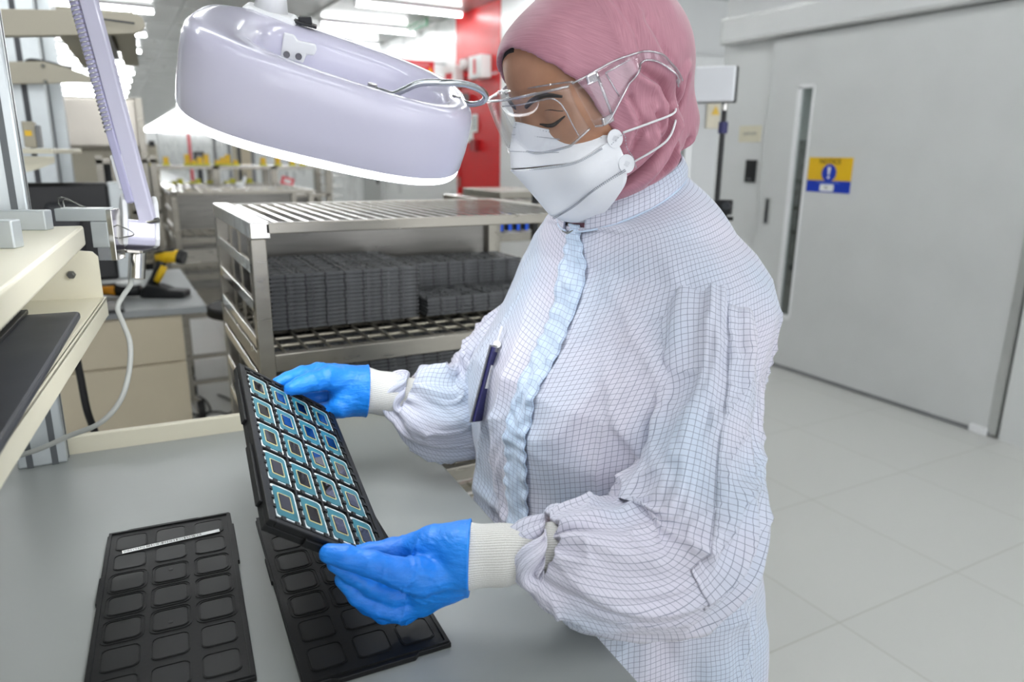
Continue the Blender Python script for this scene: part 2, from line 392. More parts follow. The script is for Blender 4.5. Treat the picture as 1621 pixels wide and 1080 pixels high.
def nets(name, fn, xs, ys, zs, mt, parent=None, uvfn=None, smooth=2):
    xs, ys, zs = map(np.asarray, (xs, ys, zs)); nx, ny, nz = len(xs), len(ys), len(zs)
    V = np.empty((nx, ny, nz), np.float32)
    YY, ZZ = np.meshgrid(ys, zs, indexing='ij')
    ch = max(1, int(400000//(ny*nz)))
    for i in range(0, nx, ch):
        xx = xs[i:i+ch]; P = np.empty((len(xx), ny, nz, 3)); P[..., 0] = xx[:, None, None]; P[..., 1] = YY; P[..., 2] = ZZ
        V[i:i+ch] = fn(P)
    S = V < 0
    c8 = [S[a:nx-1+a, b:ny-1+b, c:nz-1+c] for a in (0, 1) for b in (0, 1) for c in (0, 1)]
    cnt = sum(c.astype(np.int8) for c in c8); act = (cnt > 0) & (cnt < 8)
    I, J, K = np.nonzero(act); idx = -np.ones(act.shape, int); idx[I, J, K] = np.arange(len(I))
    acc = np.zeros((len(I), 3)); num = np.zeros(len(I)); A = (xs, ys, zs)
    for ax in range(3):
        for o1 in (0, 1):
            for o2 in (0, 1):
                o = [0, 0, 0]; oth = [a for a in range(3) if a != ax]; o[oth[0]] = o1; o[oth[1]] = o2
                p = [I+o[0], J+o[1], K+o[2]]; q = [c.copy() for c in p]; q[ax] = q[ax]+1
                va = V[p[0], p[1], p[2]]; vb = V[q[0], q[1], q[2]]; cr = (va < 0) != (vb < 0)
                t = np.where(cr, va/(va-vb+1e-12), 0)
                pos = np.stack([A[a][p[a]].astype(float) for a in range(3)], -1); e = A[ax][np.minimum(q[ax], len(A[ax])-1)]-A[ax][p[ax]]; pos[:, ax] += t*e
                acc[cr] += pos[cr]; num[cr] += 1
    co = acc/num[:, None]; F = []
    for ax in range(3):
        sl0 = [slice(None)]*3; sl1 = [slice(None)]*3; sl0[ax] = slice(0, -1); sl1[ax] = slice(1, None)
        a = S[tuple(sl0)]; b = S[tuple(sl1)]; ii = np.nonzero(a != b); oth = [q for q in range(3) if q != ax]
        ok = (ii[oth[0]] > 0) & (ii[oth[1]] > 0) & (ii[oth[0]] < (nx, ny, nz)[oth[0]]-1) & (ii[oth[1]] < (nx, ny, nz)[oth[1]]-1)
        ii = [q[ok] for q in ii]; inside = a[tuple(ii)]
        def cell(d0, d1):
            c = [q.copy() for q in ii]; c[oth[0]] = c[oth[0]]-d0; c[oth[1]] = c[oth[1]]-d1; return idx[tuple(c)]
        Q = np.stack([cell(1, 1), cell(0, 1), cell(0, 0), cell(1, 0)], -1)
        fl = inside if ax != 1 else ~inside
        Q[~fl] = Q[~fl][:, ::-1]; F.append(Q)
    F = np.concatenate(F)
    E = np.concatenate([F[:, [0, 1]], F[:, [1, 2]], F[:, [2, 3]], F[:, [3, 0]]]); 
    for _ in range(smooth):
        s_ = np.zeros_like(co); n_ = np.zeros(len(co))
        np.add.at(s_, E[:, 0], co[E[:, 1]]); np.add.at(n_, E[:, 0], 1); np.add.at(s_, E[:, 1], co[E[:, 0]]); np.add.at(n_, E[:, 1], 1)
        co = co*0.4+0.6*s_/np.maximum(n_, 1)[:, None]
    off = np.array(parent_loc(parent))
    me = bpy.data.meshes.new(name); me.vertices.add(len(co)); me.vertices.foreach_set('co', (co-off).astype(np.float32).ravel())
    me.loops.add(len(F)*4); me.loops.foreach_set('vertex_index', F.ravel().astype(np.int32)); me.polygons.add(len(F))
    me.polygons.foreach_set('loop_start', np.arange(0, len(F)*4, 4, dtype=np.int32)); me.update(calc_edges=True); me.validate()
    if uvfn is not None:
        uv = uvfn(co); ul = me.uv_layers.new(name='UVMap'); ul.data.foreach_set('uv', uv[F.ravel()].astype(np.float32).ravel())
    me.polygons.foreach_set('use_smooth', [True]*len(me.polygons)); me.materials.append(mt); me.update()
    o = bpy.data.objects.new(name, me); COL.objects.link(o)
    if parent: o.parent = parent
    return o
def ar(a, b, h): return np.arange(a, b+h, h)
# ================================================================ ROOM
XW = 3.18; XD = 3.90
sbox('floor', m['floor'], -9, 9, -5, 66, -0.05, 0)
def ceiling():
    b = MB()
    b.bb(-9, 9, -5, 66, CEIL+0.02, CEIL+0.08); o = struct(b.build('ceiling', m['ceil']))
    s = MB()
    for k in range(60): s.bb(-9, XW, -4+k*1.2, -4+k*1.2+0.012, CEIL+0.012, CEIL+0.021)
    for x in (-2.0, 0.75, 1.95): s.bb(x, x+0.02, -5, 66, CEIL+0.008, CEIL+0.021)
    struct(s.build('trim_1', m['trim']))
ceiling()
def lamp_fix(x0, x1, y, label, group):
    r = empty('ceiling_light', ((x0+x1)/2, y, CEIL), label, 'ceiling light', group)
    MB().bb(x0, x1, y-0.045, y+0.045, CEIL-0.012, CEIL+0.02).build('housing', m['white'], r)
    MB().cyl((x0+0.01, y, CEIL-0.035), (x1-0.01, y, CEIL-0.035), 0.016, n=10).build('tube', m['tube'], r, True)
    [MB().bb(xe, xe+0.015, y-0.02, y+0.02, CEIL-0.05, CEIL-0.01).build('end_cap', m['white'], r) for xe in (x0, x1-0.015)]
vis = {6: 'bright ceiling tube at the top edge, above the magnifier lamp arm mount', 7: 'ceiling tube running up to the green exit sign', 8: 'ceiling tube next beyond the one at the green exit sign', 9: 'short length of ceiling tube seen just above the white rim of the magnifier head'}
y = -3.3; k = 0
while y < 61:
    k += 1; n = round((7.43-y)/1.26)
    q = {1: 6, 0: 7, -1: 8, -2: 9}.get(n)
    lamp_fix(2.06, 3.10, y, vis.get(q, 'white fluorescent tube in the long row of tubes on the far right ceiling'), 'ceiling tubes beside the right wall')
    y += 1.2604
y = 8.2-1.65*7
while y < 61:
    lbl = 'white fluorescent tube in the left row of ceiling tubes, behind the lamp arm'
    if abs(y-8.2) < 0.1: lbl = 'nearest visible tube of the left ceiling row, at the top edge behind the lamp arm'
    if abs(y-9.85) < 0.1: lbl = 'second nearest tube of the left ceiling row, under the beige top bracket'
    lamp_fix(-0.85, 0.52, y, lbl, 'ceiling tubes above the left workstations'); y += 1.65
for y in (-2.4, -0.6, 1.2, 3.0): lamp_fix(0.9, 1.75, y, 'white ceiling tube overhead above the workbench', 'ceiling tubes above the near workbench')
# walls
struct(MB().bb(XW, XW+0.12, 7.1, 66, 0, CEIL+0.02).bb(XW, XW+0.12, 5.2, 6.13, 0, CEIL+0.02).build('wall_corridor', m['wall']))
sbox('wall_alcove', m['wallr'], XW+0.12, 8.0, 5.2, 5.3, 0, CEIL+0.02)
struct(MB().bb(XD, XD+0.12, -5, 4.08, 0, CEIL+0.02).build('wall_right', m['wallr']))
sbox('wall_far', m['wall'], -9, XW, 62, 62.1, 0, CEIL+0.02)
sbox('wall_left', m['wall'], -4.2, -4.1, -5, 62, 0, CEIL+0.02)
# red bay with the red door
struct(MB().bb(XW-0.004, XW+0.1, 6.13, 7.1, 2.12, CEIL+0.018).bb(XW-0.004, XW+0.1, 7.05, 7.1, 0, 2.12).bb(XW-0.004, XW+0.1, 6.13, 6.17, 0, 2.12).build('trim_2', m['red']))
d = tag(empty('door_2', (XW+0.02, 6.6, 0), None, None), kind='structure')
MB().bb(XW+0.006, XW+0.05, 6.18, 7.04, 0.01, 2.1).build('leaf', m['red'], d, bevel=0.003)
hz = aty(768, 300, 6.3)[2]; hz = 1.03
MB().bb(XW-0.006, XW+0.006, 6.24, 6.28, hz-0.06, hz+0.04).cyl((XW-0.045, 6.26, hz), (XW, 6.26, hz), 0.011).cyl((XW-0.045, 6.25, hz), (XW-0.045, 6.42, hz), 0.01).build('handle', m['steelb'], d)
MB().bb(XW-0.006, XW+0.006, 6.24, 6.28, hz-0.16, hz-0.1).build('lock', m['steelb'], d)
for zz in (0.3, 1.1, 1.9): MB().cyl((XW-0.002, 7.045, zz-0.05), (XW-0.002, 7.045, zz+0.05), 0.008).build('hinge', m['steel'], d)
MB().bb(XW-0.003, XW+0.007, 6.72, 6.9, 1.5, 1.72).build('notice_sheet', m['signw'], d)
def wallbox(name, Y, z, w, h, dp, mt, label, cat, extra=None, group=None):
    r = empty(name, (XW, Y, z), label, cat, group)
    MB().bb(XW-dp, XW-0.004, Y-w/2, Y+w/2, z-h/2, z+h/2).build('case', mt, r, bevel=0.006)
    if extra: extra(r, XW-dp)
    return r
def hoseic(r, x):
    y0, z0 = r.location.y, r.location.z
    MB().bb(x-0.003, x+0.001, y0-0.025, y0+0.025, z0-0.06, z0+0.07).build('symbol', m['signr'], r)
    MB().bb(x-0.003, x+0.001, y0-0.06, y0+0.06, z0-0.115, z0-0.1).build('caption', m['greyi'], r)
def Ypx(px, py): return float(atx(px, py, XW)[1]), float(atx(px, py, XW)[2])
Y0, Z0 = Ypx(768, 107); wallbox('alarm_box', Y0, Z0, 0.27, 0.2, 0.11, m['signw'], 'white fire alarm box with a red symbol above the red door', 'fire alarm', hoseic)
Y0, Z0 = Ypx(748, 103); wallbox('alarm_sounder', Y0, Z0, 0.12, 0.13, 0.07, m['reddk'], 'small dark red sounder left of the white alarm box', 'fire alarm', lambda r, x: MB().cyl((x-0.05, r.location.y, r.location.z), (x, r.location.y, r.location.z), 0.045, 0.05, 20).build('horn', m['signw'], r, 'auto'))
Y0, Z0 = Ypx(725, 122); wallbox('fire_switch_box', Y0, Z0, 0.3, 0.2, 0.1, m['signw'], 'white box with a red square on the left edge of the red bay', 'switch box', lambda r, x: MB().bb(x-0.003, x+0.001, r.location.y-0.08, r.location.y+0.08, r.location.z-0.06, r.location.z+0.03).build('symbol', m['signr'], r))
Y0, Z0 = Ypx(737, 155); wallbox('door_closer', Y0, Z0, 0.2, 0.07, 0.08, m['grey'], 'grey door closer at the top of the red door', 'door closer')
Y0, Z0 = Ypx(752, 230); wallbox('call_point', Y0-0.03, Z0, 0.11, 0.11, 0.05, m['reddk'], 'small red break glass call point on the red door', 'call point')
Y0, Z0 = Ypx(752, 195); wallbox('notice_card', Y0, Z0, 0.14, 0.17, 0.008, m['signw'], 'small white printed card on the red door', 'notice', lambda r, x: [MB().bb(x-0.002, x+0.001, r.location.y-0.05, r.location.y+0.05, r.location.z+dz, r.location.z+dz+0.012).build('text_line', m['greyi'], r) for dz in (-0.05, -0.02, 0.01, 0.04)])
# red sign projecting from the wall
r = empty('red_sign', (2.92, 8.0, 2.3), 'long red warning sign with yellow corner symbols on the white wall', 'sign')
Ys = 7.4; A = aty(634, 94, Ys); Bp = aty(687, 118, Ys)
MB().bb(A[0], Bp[0]+0.0, Ys-0.006, Ys+0.006, A[2]-0.155, A[2]).build('board', m['signr'], r)
cxs = (A[0]+Bp[0])/2
text('Clean up Splattered Items', 'line_of_text', (cxs, Ys-0.008, A[2]-0.035), (1, 0, 0), (0, 0, 1), 0.03, m['signw'], r, wid=0.24)
for q in range(3): text('Wear gown and mask at all times', 'small_text', (cxs, Ys-0.008, A[2]-0.068-q*0.027), (1, 0, 0), (0, 0, 1), 0.018, m['signw'], r, wid=0.2-0.02*q)
for sx in (-0.135, 0.135): MB().prism([(-0.018, 0), (0.018, 0), (0, 0.06)], (cxs+sx, Ys-0.012, A[2]-0.11), (1, 0, 0), (0, 0, 1), 0.003).build('warning_symbol', m['yel'], r)
MB().bb(Bp[0], XW, Ys-0.01, Ys+0.01, A[2]-0.03, A[2]-0.01).build('bracket', m['trim'], r)
# green exit sign hanging
G0 = atx(646, 53, 2.98); G1 = atx(676, 26, 2.98); zt = atx(646, 18, 2.98)[2]
r = empty('exit_sign', (2.98, float(G0[1]), 2.6), 'green exit sign hanging from the ceiling beside a tube', 'sign')
MB().bb(2.97, 2.99, G1[1], G0[1], G0[2]-0.0, zt).build('board', m['green'], r)
ym = float((G0[1]+G1[1])/2); zm = float((G0[2]+zt)/2)
text('EXIT', 'lettering', (2.966, ym, zm+0.045), (0, -1, 0), (0, 0, 1), 0.12, m['signw'], r, wid=0.5)
text('KELUAR', 'lettering', (2.966, ym, zm-0.05), (0, -1, 0), (0, 0, 1), 0.1, m['signw'], r, wid=0.55)
for yy in (ym-0.25, ym+0.25): MB().cyl((2.98, yy, zt), (2.98, yy, CEIL+0.02), 0.004).build('hanger', m['trim'], r)
# far grey door in corridor wall
def wy(px, py=270): return float(atx(px, py, XW)[1])
d = tag(empty('door_3', (XW, wy(596), 0), None, None), kind='structure')
MB().bb(XW-0.01, XW+0.02, wy(606), wy(576), 0, 2.1).build('leaf', m['trim'], d)
MB().bb(XW-0.03, XW+0.02, wy(606)-0.06, wy(606), 0, 2.15).bb(XW-0.03, XW+0.02, wy(576), wy(576)+0.06, 0, 2.15).bb(XW-0.03, XW+0.02, wy(606), wy(576), 2.1, 2.16).build('frame', m['wallr'], d)
MB().cyl((XW-0.05, wy(603), 0.98), (XW-0.05, wy(603), 1.25), 0.015).build('handle', m['dkg'], d)
r = empty('wall_box', (XW, wy(614), 1.25), 'small white dispenser box on the white wall beside the far grey door', 'wall box')
MB().bb(XW-0.09, XW-0.001, wy(614)-0.09, wy(614)+0.09, 1.05, 1.3).build('case', m['signw'], r, bevel=0.01)
MB().bb(XW-0.094, XW-0.088, wy(614)-0.05, wy(614)+0.05, 1.08, 1.11).build('nozzle', m['grey'], r)
# alcove door frame
r = tag(empty('door_4', (4.3, 5.2, 0), None, None), kind='structure')
xa = float(aty(1093, 200, 5.19)[0])
MB().bb(xa-0.08, xa, 5.15, 5.2, 0, 2.15).bb(xa-0.08, xa+1.1, 5.14, 5.2, 2.15, 2.24).build('frame', m['trim'], r)
MB().bb(xa, xa+1.0, 5.17, 5.2, 0.01, 2.15).build('leaf', m['door'], r)
# sliding door on the right wall
r = tag(empty('door_1', (XD, 2.8, 0), None, None), kind='structure')
DX = 3.862
yL = float(atx(1226, 65, DX)[1]); yR = float(atx(1568, 680, DX)[1]); ztop = 2.13
w0, w1 = float(atx(1266, 134, DX)[1]), float(atx(1290, 134, DX)[1]); wz1 = float(atx(1280, 136, DX)[2]); wz0 = float(atx(1240, 500, DX)[2])
leaf = MB().bb(DX, DX+0.035, w0, yL, 0.012, ztop).bb(DX, DX+0.035, yR, w1, 0.012, ztop).bb(DX, DX+0.035, w1, w0, wz1, ztop).bb(DX, DX+0.035, w1, w0, 0.012, wz0).build('leaf', m['door'], r)
MB().bb(DX-0.006, DX+0.04, w0-0.02, w0+0.008, wz0, wz1).bb(DX-0.006, DX+0.04, w1-0.008, w1+0.006, wz0, wz1).bb(DX-0.006, DX+0.04, w1, w0, wz1-0.012, wz1+0.012).bb(DX-0.006, DX+0.04, w1, w0, wz0-0.02, wz0+0.01).build('window_frame', m['white'], r)
MB().bb(DX+0.012, DX+0.018, w1, w0, wz0, wz1).build('window_glass', m['glass'], r)
MB().bb(DX+0.03, DX+0.034, w1, w0, wz0, 1.5).build('window_blind', M('grey_mottled_film', srgb(96, 100, 96), 0.3, 0.1, 0.35, 26), r)
MB().bb(DX-0.004, DX+0.03, yR-0.03, yR+0.012, 0.012, ztop).build('edge_trim', m['trim'], r)
MB().bb(DX-0.006, DX+0.03, yR, yL, 0.004, 0.022).build('bottom_seal', m['grey'], r)
MB().bb(DX-0.02, DX+0.02, yR+0.01, yR+0.1, 0.0, 0.04).build('floor_guide', m['white'], r, bevel=0.004)
yh, zh = [float(v) for v in atx(1214, 334, DX)[1:]]
MB().bb(DX-0.003, DX+0.001, yh-0.03, yh+0.03, zh-0.09, zh+0.09).build('flush_handle', m['trim'], r)
MB().bb(DX-0.005, DX-0.002, yh-0.012, yh+0.012, zh-0.08, zh+0.08).build('handle_slot', m['dkg'], r)
r = tag(empty('trim_3', (XD, 2.8, 2.2), None, None), kind='structure')
yrl = float(atx(1143, 50, 3.78)[1])
MB().bb(3.78, XD, -3, yrl, 2.14, 2.30).build('track_cover', m['wallr'], r, bevel=0.004)
MB().bb(3.775, XD, yrl, yrl+0.008, 2.135, 2.305).build('end_plate', m['trim'], r)
MB().bb(3.776, 3.781, -3, yrl, 2.285, 2.3).bb(3.776, 3.781, -3, yrl, 2.145, 2.158).build('lip', m['trim'], r)
sbox('baseboard_right', m['trim'], XD-0.012, XD, -5, yR-0.06, 0, 0.02)
sbox('trim_4', m['wallr'], XD-0.05, XD, -5, yR-0.05, 0, 2.12)
# vertical seam on wall beside the door
sbox('trim_5', m['trim'], XD-0.003, XD, yL+0.001, yL+0.012, 0, 2.14)
# notice sign
Y1, Z1 = [float(v) for v in atx(1281, 249, DX)[1:]]; Y2, Z2 = [float(v) for v in atx(1348, 306, DX)[1:]]
Y1 = (Y1+float(atx(1277, 304, DX)[1]))/2; Z2 = float(atx(1345, 307, DX)[2]); Y2 = float(atx(1348, 280, DX)[1])
r = empty('notice_sign', (DX, (Y1+Y2)/2, (Z1+Z2)/2), 'yellow and blue notice sign with an exclamation mark on the sliding door', 'sign')
zs = Z1-(Z1-Z2)*0.66; yc = (Y1+Y2)/2
MB().bb(DX-0.003, DX-0.0005, Y2, Y1, zs, Z1).build('yellow_field', m['signy'], r)
MB().bb(DX-0.003, DX-0.0005, Y2, Y1, Z2, zs).build('blue_field', m['signb'], r)
text('NOTICE', 'heading', (DX-0.0042, yc, Z1-0.025), (0, -1, 0), (0, 0, 1), 0.042, m['ink'], r, wid=0.15, ext=0.0006)
zc = (Z1-0.045+zs)/2
MB().cyl((DX-0.005, yc, zc), (DX-0.003, yc, zc), 0.052, n=40).build('blue_disc', m['signb'], r)
MB().prism([(-0.005, -0.012), (0.005, -0.012), (0.011, 0.034), (-0.011, 0.034)], (DX-0.0052, yc, zc), (0, -1, 0), (0, 0, 1), 0.001).cyl((DX-0.0065, yc, zc-0.027), (DX-0.005, yc, zc-0.027), 0.0085, n=20).build('exclamation_mark', m['signw'], r)
text('Mandatory requirement', 'caption', (DX-0.0042, yc, zs-0.012), (0, -1, 0), (0, 0, 1), 0.016, m['bluei'], r, wid=0.16)
MB().prism(rrect(0.1, 0.042, 0.01), (DX-0.004, yc+0.005, zs-0.043), (0, -1, 0), (0, 0, 1), 0.001).build('white_tag', m['signw'], r)
text('98', 'tag_text', (DX-0.006, yc+0.01, zs-0.043), (0, -1, 0), (0, 0, 1), 0.026, m['greyi'], r)
text('Please comply', 'caption', (DX-0.0042, yc, Z2+0.01), (0, -1, 0), (0, 0, 1), 0.012, m['bluei'], r, wid=0.06)
# plates on the wall left of the door
y0, z0 = [float(v) for v in atx(1188, 212, XD)[1:]]
r = empty('room_plate', (XD, y0, z0), 'small pale engraved room plate on the white wall', 'sign')
MB().bb(XD-0.008, XD-0.0005, y0-0.1, y0+0.1, z0-0.055, z0+0.055).build('plate', m['beige'], r, bevel=0.002)
text('CLEAN ROOM', 'lettering', (XD-0.0085, y0, z0), (0, -1, 0), (0, 0, 1), 0.03, m['greyi'], r, wid=0.12)
y0, z0 = [float(v) for v in atx(1190, 271, XD)[1:]]
r = empty('card_reader', (XD, y0, z0), 'black card reader on the wall below the room plate', 'card reader')
MB().bb(XD-0.02, XD-0.0005, y0-0.045, y0+0.045, z0-0.075, z0+0.075).build('case', m['blk'], r, bevel=0.004)
MB().bb(XD-0.0225, XD-0.02, y0-0.02, y0+0.02, z0-0.055, z0-0.05).build('led_slot', m['grey'], r)
P = aty(1132, 180, 5.16)
r = empty('paper_notice', P, 'cream paper notice behind the panel light on its stand', 'notice')
MB().box(P, (0.2, 0.006, 0.26)).build('sheet', m['paper'], r)
MB().prism([(-0.05, -0.03), (0.05, -0.03), (0, 0.05)], P+np.array([0, -0.004, 0.02]), (1, 0, 0), (0, 0, 1), 0.001).build('triangle', m['yel'], r)
# panel light on stand, camera on stand
PL = at(1134, 330, 2.7); sx, sy = float(PL[0]), float(PL[1])
Yp = sy
zt = float(aty(1134, 165, Yp)[2])
r = empty('panel_light', (sx, sy, zt), 'square white panel light with a black back on a tall black stand', 'video light')
c0 = aty(1133, 134, Yp); nd = nrm((-0.80, -0.55, 0.0)); sd = nrm(np.cross((0, 0, 1), nd)); RT = np.array([sd, nd, (0, 0, 1)]).T
MB().box(c0+nd*0.015, (0.140, 0.026, 0.120), RT).build('diffuser', m['led'], r, bevel=0.006)
MB().box(c0-nd*0.016, (0.144, 0.030, 0.124), RT).build('back_shell', m['blk'], r, bevel=0.006)
MB().box(c0-nd*0.045+sd*0.0, (0.05, 0.03, 0.05), RT).build('battery', m['blk'], r, bevel=0.004)
MB().cyl((sx, sy, zt-0.02), (sx, sy, zt+0.03), 0.012).build('swivel', m['steelb'], r)
r = empty('light_stand', (sx, sy, 0), 'tall thin black stand holding the panel light', 'light stand')
MB().cyl((sx, sy, 0.6), (sx, sy, zt-0.02), 0.0095).build('upper_pole', m['blk'], r)
MB().cyl((sx, sy, 0.25), (sx, sy, 0.62), 0.0125).build('lower_pole', m['blk'], r)
MB().cyl((sx, sy, zt-0.10), (sx, sy, zt-0.06), 0.017).build('collar', m['navy'], r)
for a in range(3):
    q = a*2.1+0.4; MB().cyl((sx, sy, 0.35), (sx+0.4*math.cos(q), sy+0.4*math.sin(q), 0.012), 0.009).build('leg', m['blk'], r)
PC = at(1146, 328, 2.2)
r = empty('action_camera', PC, 'small black action camera behind her shoulder', 'camera')
MB().box(PC, (0.048, 0.03, 0.044), RT).build('body', m['blk'], r, bevel=0.003)
MB().cyl(PC+nd*0.013+sd*0.01+np.array([0, 0, 0.006]), PC+nd*0.022+sd*0.01+np.array([0, 0, 0.006]), 0.012, n=20).build('camera_lens', m['dkg'], r)
MB().box(PC-nd*0.002+np.array([0, 0, -0.034]), (0.02, 0.018, 0.03), RT).cyl(PC+sd*-0.03+np.array([0, 0, -0.034]), PC+sd*0.03+np.array([0, 0, -0.034]), 0.006).build('mount', m['rub'], r)
r = empty('camera_stand', (PC[0], PC[1], 0), 'slim black stand under the action camera', 'camera stand')
MB().cyl((PC[0], PC[1], 0.15), (PC[0], PC[1], PC[2]-0.045), 0.009).build('pole', m['blk'], r)
for a in range(3):
    q = a*2.1; MB().cyl((PC[0], PC[1], 0.2), (PC[0]+0.25*math.cos(q), PC[1]+0.25*math.sin(q), 0.01), 0.008).build('leg', m['blk'], r)
# ================================================================ WORKBENCH
BZ = 0.95
def bdir(deg): a = math.radians(deg); return np.array([math.sin(a), math.cos(a), 0])
RE0 = np.array([0.3822, 0.88, BZ]); eu = nrm(np.array([0.3796, 0.8183, 0])-np.array([0.3590, 0.4178, 0]))   # right edge direction
C_fr = RE0+eu*((1.185-0.88)/eu[1])           # far right corner
C_fl = np.array([-0.62, 1.285, BZ]); C_nr = RE0-eu*1.5; C_nl = np.array([-0.75, -0.55, BZ])
r = empty('workbench', (0, 0.5, 0), 'grey topped workbench with a cream rear lip under the black trays', 'workbench')
o = MB().prism([(C_nl[0], C_nl[1]), (C_nr[0], C_nr[1]), (C_fr[0], C_fr[1]), (C_fl[0], C_fl[1])], (0, 0, BZ-0.028), (1, 0, 0), (0, 1, 0), 0.028).build('worktop', m['bench'], r, bevel=0.003)
fe = nrm(C_fr-C_fl)
MB().bar(C_fl+np.array([0.47, -0.07, 0.012]), C_fr+np.array([0, 0.0, 0.012]), 0.012, 0.032).build('rear_lip', m['beige'], r, bevel=0.002)
MB().bar(C_fl+np.array([0.0, 0.0, -0.05]), C_fr+np.array([-0.01, -0.01, -0.05]), 0.03, 0.05).bar(C_nr+np.array([-0.02, 0.02, -0.05]), C_fr+np.array([-0.02, -0.02, -0.05]), 0.03, 0.05).build('apron', m['beige'], r)
for q in (C_fr+np.array([-0.06, -0.06, 0]), C_fl+np.array([0.06, -0.06, 0]), C_nr+np.array([-0.06, 0.06, 0]), C_nl+np.array([0.06, 0.06, 0])):
    MB().bb(q[0]-0.022, q[0]+0.022, q[1]-0.022, q[1]+0.022, 0, BZ-0.028).build('leg', m['beige'], r)
# empty trays lying upside down on the bench
def underside_tray(name, A, B, label, flip=1):
    """A = far left corner, B = far right corner on the bench"""
    A = np.array([A[0], A[1], BZ+0.0005]); B = np.array([B[0], B[1], BZ+0.0005]); ux = nrm(B-A); uy = np.array([ux[1], -ux[0], 0.0])
    Wd, Ln, H = 0.136, 0.3226, 0.0076
    root = empty(name, A+ux*Wd/2+uy*Ln/2, label, 'tray', 'empty trays lying on the bench')
    P = lambda x, y, z=0: A+ux*x+uy*y+np.array([0, 0, z])
    # outline with a corner chamfer and the end tabs
    poly = [(0.006, 0), (0.012, 0), (0.024, -0.0035), (0.098, -0.0035), (0.104, 0), (Wd, 0), (Wd, 0.03), (Wd+0.002, 0.031), (Wd+0.002, 0.12), (Wd, 0.121), (Wd, Ln), (0.104, Ln), (0.1, Ln+0.0035), (0.03, Ln+0.0035), (0.024, Ln), (0, Ln), (0, 0.15), (-0.0015, 0.149), (-0.0015, 0.1), (0, 0.099), (0, 0.006)]
    body = MB().prism(poly[::-1], P(0, 0), ux, uy, -0.0052 if False else 0.0052)
    b2 = MB(); fl = np.cross(ux, uy)[2]
    zb = 0.0052
    def pr(mb, pl, z, h, hole=None):
        if hole is None: mb.prism(pl if fl > 0 else pl[::-1], P(0, 0, z) , ux, uy, h*(1 if fl > 0 else 1), None) if fl > 0 else mb.prism([(y, x) for x, y in pl], P(0, 0, z), uy, ux, h)
        else: mb.prism([(y, x) for x, y in pl], P(0, 0, z), uy, ux, h, [(y, x) for x, y in hole]) if fl < 0 else mb.prism(pl, P(0, 0, z), ux, uy, h, hole)
    body = MB(); pr(body, poly, 0, zb)
    body.build('plate', m['blackp'], root, bevel=0.0006)
    rim = MB(); inner = [(0.0045, 0.0045), (Wd-0.0045, 0.0045), (Wd-0.0045, Ln-0.0045), (0.0045, Ln-0.0045)]
    pr(rim, [(0.0015, 0.0015), (Wd-0.0015, 0.0015), (Wd-0.0015, Ln-0.0015), (0.0015, Ln-0.0015)], zb, 0.0016, inner); rim.build('rim', m['blackp'], root)
    px_, py_ = 0.0415, 0.0437
    for i in range(3):
        for j in range(7):
            cx = Wd/2+(i-1)*px_*1.0; cy = Ln/2+(j-3)*py_
            big = 2 <= j <= 4
            w, h = 0.0325, 0.0335
            f = MB(); pr(f, rrect(w, h, 0.0065, 4, cx, cy), zb-0.0004, 0.0012, rrect(w-0.0012, h-0.0012, 0.006, 4, cx, cy))
            f.build('pocket_ridge', m['blackp'], root)
            g = MB(); pr(g, rrect(w-0.0035, h-0.0035, 0.005, 4, cx, cy), zb-0.0006, 0.0011); g.build('pocket_floor', m['pad'], root)
            if big:
                e = MB(); pr(e, rrect(w+0.0055, h+0.0065, 0.0085, 4, cx, cy), zb-0.0004, 0.0011, rrect(w+0.0040, h+0.005, 0.008, 4, cx, cy)); e.build('pocket_border', m['blackp'], root)
                if i == 1 and j in (2, 4):
                    c = P(cx, cy+0.006*(1 if j == 2 else -1)*-1, zb+0.0004); MB().cyl(c, c+np.array([0, 0, 0.0005]), 0.0022, n=16).build('moulding_mark', m['blk'], root)
    return root, P, zb, Wd, Ln, ux, uy
A1 = atz(172, 853, BZ); B1 = atz(370, 817, BZ)
t1, P1, zb, Wd, Ln, ux, uy = underside_tray('component_tray', A1, B1, 'empty black tray lying left on the bench with a barcode label near its far end')
def barcode(root, P, ux, uy, x0, x1, y, slant, txt):
    a = P(x0, y, zb+0.0019); b = P(x1, y+slant, zb+0.0019); d = nrm(b-a); n_ = np.cross(d, (0, 0, 1)); L = np.linalg.norm(b-a)
    l = MB().box((a+b)/2, (L, 0.0066, 0.0004), np.array([d, np.cross((0, 0, 1), d), (0, 0, 1)]).T).build('barcode_label', m['signw'], root)
    bm_ = MB(); s = L*0.24; rs = random.Random(5)
    while s < L*0.8:
        w = rs.choice((0.0003, 0.0005, 0.0008)); bm_.box(a+d*(s+w/2)+np.array([0, 0, 0.0003]), (w, 0.0046, 0.0002), np.array([d, np.cross((0, 0, 1), d), (0, 0, 1)]).T); s += w+rs.choice((0.0004, 0.0007, 0.0012))
    tag(bm_.build('barcode_bars', m['ink'], l), kind='stuff')
    text(txt, 'label_text', a+d*L*0.12+np.array([0, 0, 0.0003]), d, np.cross((0, 0, 1), d), 0.0045, m['greyi'], l, ext=0.0001)
barcode(t1, P1, ux, uy, 0.018, 0.121, 0.0545, -0.009, 'DG2YY59Q')
A2 = atz(404, 828, BZ); B2c = atz(718, 1028, BZ)
# second tray from its diagonal corners
dg = B2c-A2; L2 = math.hypot(dg[0], dg[1]); an = math.atan2(dg[1], dg[0]); off = math.atan2(0.3226, 0.136); a0 = an+off
B2 = A2+np.array([math.cos(a0), math.sin(a0), 0])*0.136
t2, P2, *_r2 = underside_tray('component_tray', A2, B2, 'empty black tray lying on the bench under the held tray and near glove')
barcode(t2, P2, None, None, 0.018, 0.121, 0.05, -0.004, 'DG2YY60Q')
